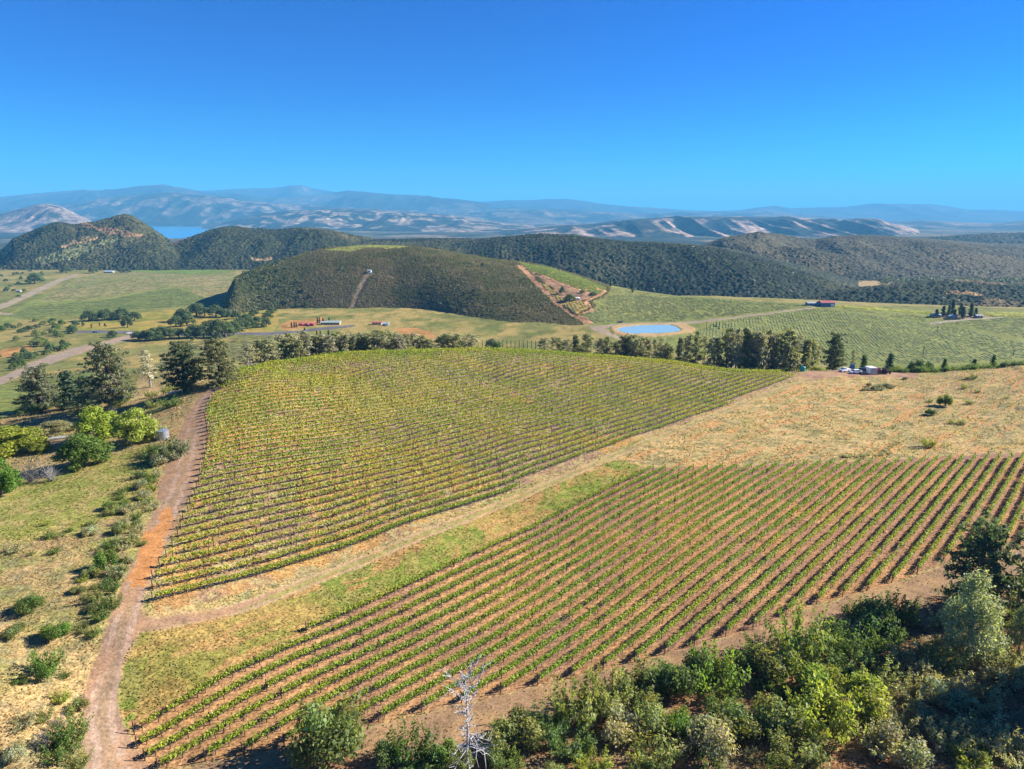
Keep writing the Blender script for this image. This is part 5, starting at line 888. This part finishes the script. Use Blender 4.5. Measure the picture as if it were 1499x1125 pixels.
def house(px, py, L, D, H, roofh, wall, roof, lab, cat='house', rz=0, name='farmhouse', nwin=3, garage=False):
    x, y, m = at(px, py); e = empty(name, (x, y, float(zt(x, y))), rz); tag(e, lab, cat); b = MB(); b.box(-L / 2, L / 2, -D / 2, D / 2, -1, H); b.build('wall', wall, e)
    r = MB(); o = .4; r.add([(-L / 2 - o, -D / 2 - o, H - .1), (L / 2 + o, -D / 2 - o, H - .1), (L / 2 + o, D / 2 + o, H - .1), (-L / 2 - o, D / 2 + o, H - .1), (-L / 2 - o, 0, H + roofh), (L / 2 + o, 0, H + roofh)], [(0, 1, 5, 4), (2, 3, 4, 5), (0, 4, 3), (1, 2, 5), (3, 2, 1, 0)]); r.build('roof', roof, e)
    for i in range(nwin):
        w = MB(); cx = -L / 2 + L * (i + .5) / nwin
        if garage and i == nwin - 1: w.box(cx - 1.4, cx + 1.4, -D / 2 - .06, -D / 2 + .02, 0, 2.4); w.build('door', P_WHITE, e)
        else: w.box(cx - .6, cx + .6, -D / 2 - .05, -D / 2 + .02, 1, 2.1); w.build('window', P_DARK, e)
    return e
house(160, 399, 15, 8, 2.4, 1.5, P_TAN, P_BLUER, 'farmhouse with a pale blue roof at the foot of the saddle hill', nwin=5)
house(1209, 447.5, 12, 8, 3.4, 1.5, P_BLUE, P_RED, 'blue-walled barn with a red roof at the edge of the right vineyard', 'barn', name='barn', nwin=3, garage=True)
house(1188, 446.5, 9, 6, 2.3, .8, P_BLUE, P_GREYR, 'low grey shed left of the red-roofed barn', 'shed', name='shed', nwin=2)
house(1369, 463.5, 6.5, 5, 2, 1, P_TAN, P_BLUER, 'pale-roofed cottage at the left of the farmyard conifers', nwin=2); house(1393, 466, 5.5, 5, 2, 1, P_TAN, P_BLUER, 'small tan house with a pale blue roof among the farmyard conifers', nwin=2); house(1432, 464.5, 5, 4, 1.8, .8, P_TAN, P_GREYR, 'tan outbuilding at the right of the farmyard conifers', 'outbuilding', name='outbuilding', nwin=2)
house(489, 474.5, 11, 6, 2.2, 1.2, P_TAN, P_SAGER, 'greenish-roofed house in the mid field beside the dark cypresses', nwin=4); house(474, 474.5, 4.5, 4, 2.0, .9, P_TAN, P_GREYR, 'small tan house left of the greenish-roofed one', nwin=2)
house(565, 476.5, 5, 4, 2.0, 1.0, P_TAN, P_BLUER, 'tan shed with a blue roof right of the red-roofed stable', 'shed', name='shed', nwin=2, garage=True); house(552, 474.5, 8, 4, 1.7, .9, P_TAN, P_RED, 'long low stable with a reddish roof', 'stable', name='stable', nwin=3)
house(541, 398.5, 3.6, 3.2, 2.6, .5, P_WHITE, P_GREYR, 'small white hut at the top of the firebreak on the scrub hill', 'hut', name='hut', nwin=2); house(845, 438.5, 4, 3, 1.8, .6, P_WHITE, P_WHITE, 'white shed beside the bright bush on the hill vineyard', 'shed', name='shed', nwin=1)
house(28, 427, 5, 4, 1.8, 1, P_TAN, P_GREYR, 'pale small house among the scrub at the far left', nwin=2)
# maroon covered rows and dark cypresses by the house
for i, px in enumerate((441, 449, 457)):
    x, y, m = at(px, 476); b = MB(); b.prism([(-2.2, 0), (2.2, 0), (1.7, 1.5), (0, 2.1), (-1.7, 1.5)], -2.4, 2.4); o = b.build('awning_tent', P_MAROON, None, loc=(x, y, float(gz(x, y)))); tag(o, f'maroon cloth tent, {("left", "middle", "right")[i]} one of three beside the house in the mid field', 'tent')
for o, (px, py, h) in ordinals([(427, 479, 8), (431, 479, 9), (434, 479, 8), (465, 473, 9), (468, 473, 9), (473, 471, 7), (482, 470, 6), (446, 485, 6), (464, 490, 7), (469, 490, 7), (481, 490, 8)]):
    x, y, m = at(px, py); tree('spire', 'cypress_tree', x, y, h * m, 3.5 * m, (.035, .055, .03), f'narrow dark cypress, {o} from left round the mid field house', 'tree', 'cypresses round the mid field house')
# water tanks, container, hydrant things near the yard
x, y, m = at(240, 642); e = empty('water_tank', (x, y, float(gz(x, y)))); tag(e, 'round grey galvanised water tank beside the yellow-green tree', 'water tank'); b = MB(); b.tube([(0, 0, -.2), (0, 0, 1.75)], [1.0, 1.0], 28); b.build('tank_wall', P_STEEL, e); b = MB(); b.tube([(0, 0, 1.752), (0, 0, 2.0)], [1.05, .12], 28); b.build('lid', P_STEEL, e); b = MB(); b.tube([(-1.3, -.3, -.2), (-1.3, -.3, 1.6), (-.95, -.2, 1.6)], .05, 6); b.build('pipe', P_WHITE, e)
x, y, m = at(1175, 543.5); e = empty('water_tank', (x, y, float(gz(x, y)))); tag(e, 'teal plastic tank at the corner of the upper vineyard', 'water tank'); b = MB(); b.tube([(0, 0, -.2), (0, 0, 1.5), (0, 0, 1.75)], [.8, .8, .62], 24); b.build('tank_wall', P_TEAL, e); b = MB(); b.tube([(0, 0, 1.752), (0, 0, 1.9)], [.25, .22], 16); b.build('lid', P_TEAL, e)
x, y, m = at(1274, 546.5); e = empty('site_container', (x, y, float(gz(x, y))), .12); tag(e, 'white box container parked among vehicles at the hedge', 'container'); b = MB(); b.box(-1.1, 1.1, -1.6, 1.6, .15, 2.25); b.build('body', P_WHITE, e); b = MB(); b.box(-1.16, 1.16, -1.66, 1.66, 2.252, 2.33); b.build('roof', P_WHITE, e)
for sx in (-.53, .53): b = MB(); b.box(sx - .47, sx + .47, -1.64, -1.602, .25, 2.15); b.build('door', P_GREYR, e)
def vehicle(px, py, rz, rgb, lab, cat, name, kind='car'):
    x, y, m = at(px, py); e = empty(name, (x, y, float(zt(x, y))), rz); tag(e, lab, cat); M = paint_m(name + '_paint', rgb, .3); s = .9
    if kind == 'tractor':
        b = MB(); b.box(-.1, 1.7, -.4, .4, .6, 1.2, .05); b.build('bonnet', M, e); b = MB(); b.box(-1.1, -.1, -.6, .6, .6, 2.2, .1); b.build('cab', M, e); b = MB(); b.box(-1.02, -.16, -.64, .64, 1.25, 1.95); b.build('window', P_DARK, e)
        W_ = ((-.8, .75, .65), (-.8, -.75, .65), (1.2, .6, .4), (1.2, -.6, .4))
    else:
        L = 2.3 * s; b = MB(); prof = [(-L, .35), (L, .35), (L, .72), (L * .92, .86), (L * .45, .95), (-L, .98)] if kind != 'pickup' else [(-L, .4), (L, .4), (L, .85), (L * .95, 1.0), (L * .5, 1.05), (-L, 1.08)]; b.prism(prof, -.82, .82); b.build('body', M, e)
        c = MB(); x0, x1 = (-.2, .95) if kind == 'pickup' else (-1.5, .95); c.box(x0, x1, -.74, .74, .96 if kind != 'pickup' else 1.06, 1.4 if kind != 'pickup' else 1.62, .28, .12); c.build('cabin', M, e)
        for sgn in (-1, 1): w = MB(); w.box(x0 + .2, x1 - .3, sgn * .73 - .02, sgn * .73 + .02, 1.02 if kind != 'pickup' else 1.12, 1.32 if kind != 'pickup' else 1.5); w.build('window', P_DARK, e)
        w = MB(); z0 = .98 if kind != 'pickup' else 1.08; w.add([(x1 + .02, -.6, z0), (x1 + .02, .6, z0), (x1 - .25, .56, z0 + .36), (x1 - .25, -.56, z0 + .36)], [(0, 1, 2, 3)]); w.build('windscreen', P_DARK, e)
        for sgn in (-1, 1): hl = MB(); hl.box(L - .04, L + .03, sgn * .6 - .14, sgn * .6 + .14, .62, .76); hl.build('headlight', P_STEEL, e)
        W_ = ((-1.3, .8, .34), (-1.3, -.8, .34), (1.3, .8, .34), (1.3, -.8, .34))
    for wx, wy, r in W_:
        w = MB(); w.tube([(wx * (s if kind != 'tractor' else 1), wy - .1, r), (wx * (s if kind != 'tractor' else 1), wy + .1, r)], r, 16); w.build('wheel', P_TIRE, e)
    return e
vehicle(1236, 544, 3.6, (.8, .8, .8), 'white pickup truck, leftmost of the vehicles parked at the hedge', 'pickup', 'pickup_truck', 'pickup'); vehicle(1252, 546.5, 3.35, (.75, .78, .8), 'white car parked in front of the blue tractor', 'car', 'parked_car'); vehicle(1246.5, 541, 1.2, (.05, .16, .42), 'blue tractor between the white pickup and the white car', 'tractor', 'farm_tractor', 'tractor'); vehicle(1262, 544, 3.0, (.04, .05, .08), 'dark car parked left of the white container', 'car', 'parked_car')
vehicle(1287, 547, .3, (.22, .03, .05), 'dark red farm tractor right of the white container', 'tractor', 'farm_tractor', 'tractor'); vehicle(1296, 547, .2, (.10, .03, .06), 'dark farm tractor at the right end of the parked vehicles', 'tractor', 'farm_tractor', 'tractor')
vehicle(140, 486.5, 3.1, (.05, .13, .26), 'blue car driving on the paved road across the meadow', 'car', 'moving_car', 'pickup'); vehicle(908, 472, .3, (.06, .08, .14), 'dark blue car at the left end of the reservoir', 'car', 'parked_car', 'pickup'); vehicle(189, 488.3, .6, (.75, .72, .7), 'white car at the road junction by the oak grove', 'car', 'moving_car')
# timber pile, paling fence, white pipes, wire panel by the track
x, y, m = at(90, 642); e = empty('timber_pile', (x, y, float(gz(x, y))), .35); tag(e, 'pile of grey timber planks between the leafy trees', 'timber pile')
for i in range(9): b = MB(); b.box(-2.2 + R.uniform(-.3, .3), 2.2 + R.uniform(-.3, .3), i % 3 * .42 - .6, i % 3 * .42 - .25, i // 3 * .16, i // 3 * .16 + .12); b.build('plank', P_TIMBER, e)
x, y, m = at(86, 652); e = empty('paling_fence', (x, y, float(gz(x, y))), .3); tag(e, 'short grey paling fence before the timber pile', 'fence'); b = MB(); b.box(-2.4, 2.4, -.03, .03, .8, .9); b.box(-2.4, 2.4, -.03, .03, .3, .4); b.build('rail', P_TIMBER, e); b = MB()
for i in range(22): b.box(-2.4 + i * .22, -2.28 + i * .22, -.07, -.035, 0, 1.1 + R.uniform(-.08, .08))
b.build('palings', P_TIMBER, e)
for px, py, rz, lab in ((259, 574, .3, 'white pipe lying on the ground by the dark pines'), (252, 576, -.2, 'second white pipe lying left of the other by the pines')):
    x, y, m = at(px, py); b = MB(); b.tube([(-1.2, 0, .2), (1.2, .2, .22)], .16, 10); o = b.build('pipe', P_WHITE, None, loc=(x, y, float(gz(x, y))), rz=rz); tag(o, lab, 'pipe')
FP = [(282, 566), (268, 582), (259, 600), (252, 618), (247, 634), (240, 652)]
for i, (px, py) in enumerate(FP):
    x, y, m = at(px, py); b = MB(); b.tube([(0, 0, -.3), (0, 0, 1.5)], .06, 6); o = b.build('fence_post', M_POST, None, loc=(x, y, float(gz(x, y)))); tag(o, f'thin fence post, {nth(i + 1)} going down the left side of the track', 'fence post', 'fence posts along the left side of the track')
# ------------------------------------------------------------------ air, sky, sun, camera
SUN_EL = radians(31); SUN_AZ = radians(13)      # sun stands to the right and a little behind the scene
sd = np.array([cos(SUN_EL) * cos(SUN_AZ), cos(SUN_EL) * sin(SUN_AZ), sin(SUN_EL)])
HAZE = True
if HAZE:
    m, nt, out = new_mat('haze_air'); v = nt.nodes.new('ShaderNodeVolumePrincipled')
    v.inputs['Color'].default_value = (.17, .58, 1.0, 1); v.inputs['Density'].default_value = 8.5e-5; v.inputs['Anisotropy'].default_value = 0.0
    nt.links.new(v.outputs[0], out.inputs['Volume'])
    b = MB(); b.box(-36000, 36000, -400, 29000, -420, 900); o = b.build('haze', m); o['kind'] = 'stuff'
w = bpy.data.worlds.new('World'); sc.world = w; w.use_nodes = True; nt = w.node_tree; nt.nodes.clear()
sky = nt.nodes.new('ShaderNodeTexSky'); sky.sky_type = 'NISHITA'; sky.sun_disc = False; sky.sun_elevation = SUN_EL; sky.sun_rotation = pi / 2 - SUN_AZ
sky.altitude = 500; sky.air_density = 1.0; sky.dust_density = .3; sky.ozone_density = 3.0
gam = nt.nodes.new('ShaderNodeGamma'); gam.inputs[1].default_value = 1.35; nt.links.new(sky.outputs[0], gam.inputs[0])
tint = nt.nodes.new('ShaderNodeHueSaturation'); tint.inputs['Saturation'].default_value = 1.45; tint.inputs['Value'].default_value = 1.0
bg = nt.nodes.new('ShaderNodeBackground'); bg.inputs['Strength'].default_value = .05; wo = nt.nodes.new('ShaderNodeOutputWorld')
mulw = node(nt, 'ShaderNodeMix', data_type='RGBA', blend_type='MULTIPLY'); mulw.inputs[0].default_value = 1; mulw.inputs[7].default_value = (.0, .32, .60, 1)
nt.links.new(gam.outputs[0], tint.inputs['Color']); nt.links.new(tint.outputs[0], mulw.inputs[6]); nt.links.new(mulw.outputs[2], bg.inputs[0]); nt.links.new(bg.outputs[0], wo.inputs[0])
l = bpy.data.lights.new('sun', 'SUN'); l.energy = 5.0; l.angle = radians(.53); l.color = (1, .95, .86); lo = bpy.data.objects.new('sun', l); COL.objects.link(lo)
from mathutils import Vector
lo.rotation_euler = Vector(sd).to_track_quat('Z', 'Y').to_euler(); lo.location = (0, 0, 300)
cam = bpy.data.cameras.new('camera'); cam.sensor_width = 36; cam.lens = 36 * 1000 / 1499; cam.clip_start = .5; cam.clip_end = 60000
co = bpy.data.objects.new('camera', cam); COL.objects.link(co); co.location = (0, 0, CAMZ); co.rotation_euler = (pi / 2 - PITCH, 0, 0); sc.camera = co
sc.view_settings.view_transform = 'Standard'; sc.view_settings.look = 'None'; sc.view_settings.exposure = 1.45; sc.view_settings.gamma = 1; sc.view_settings.use_curve_mapping = False
sc.cycles.max_bounces = 7; sc.cycles.diffuse_bounces = 4; sc.cycles.transmission_bounces = 4; sc.cycles.volume_bounces = 0; sc.cycles.transparent_max_bounces = 4
sc.cycles.use_denoising = True
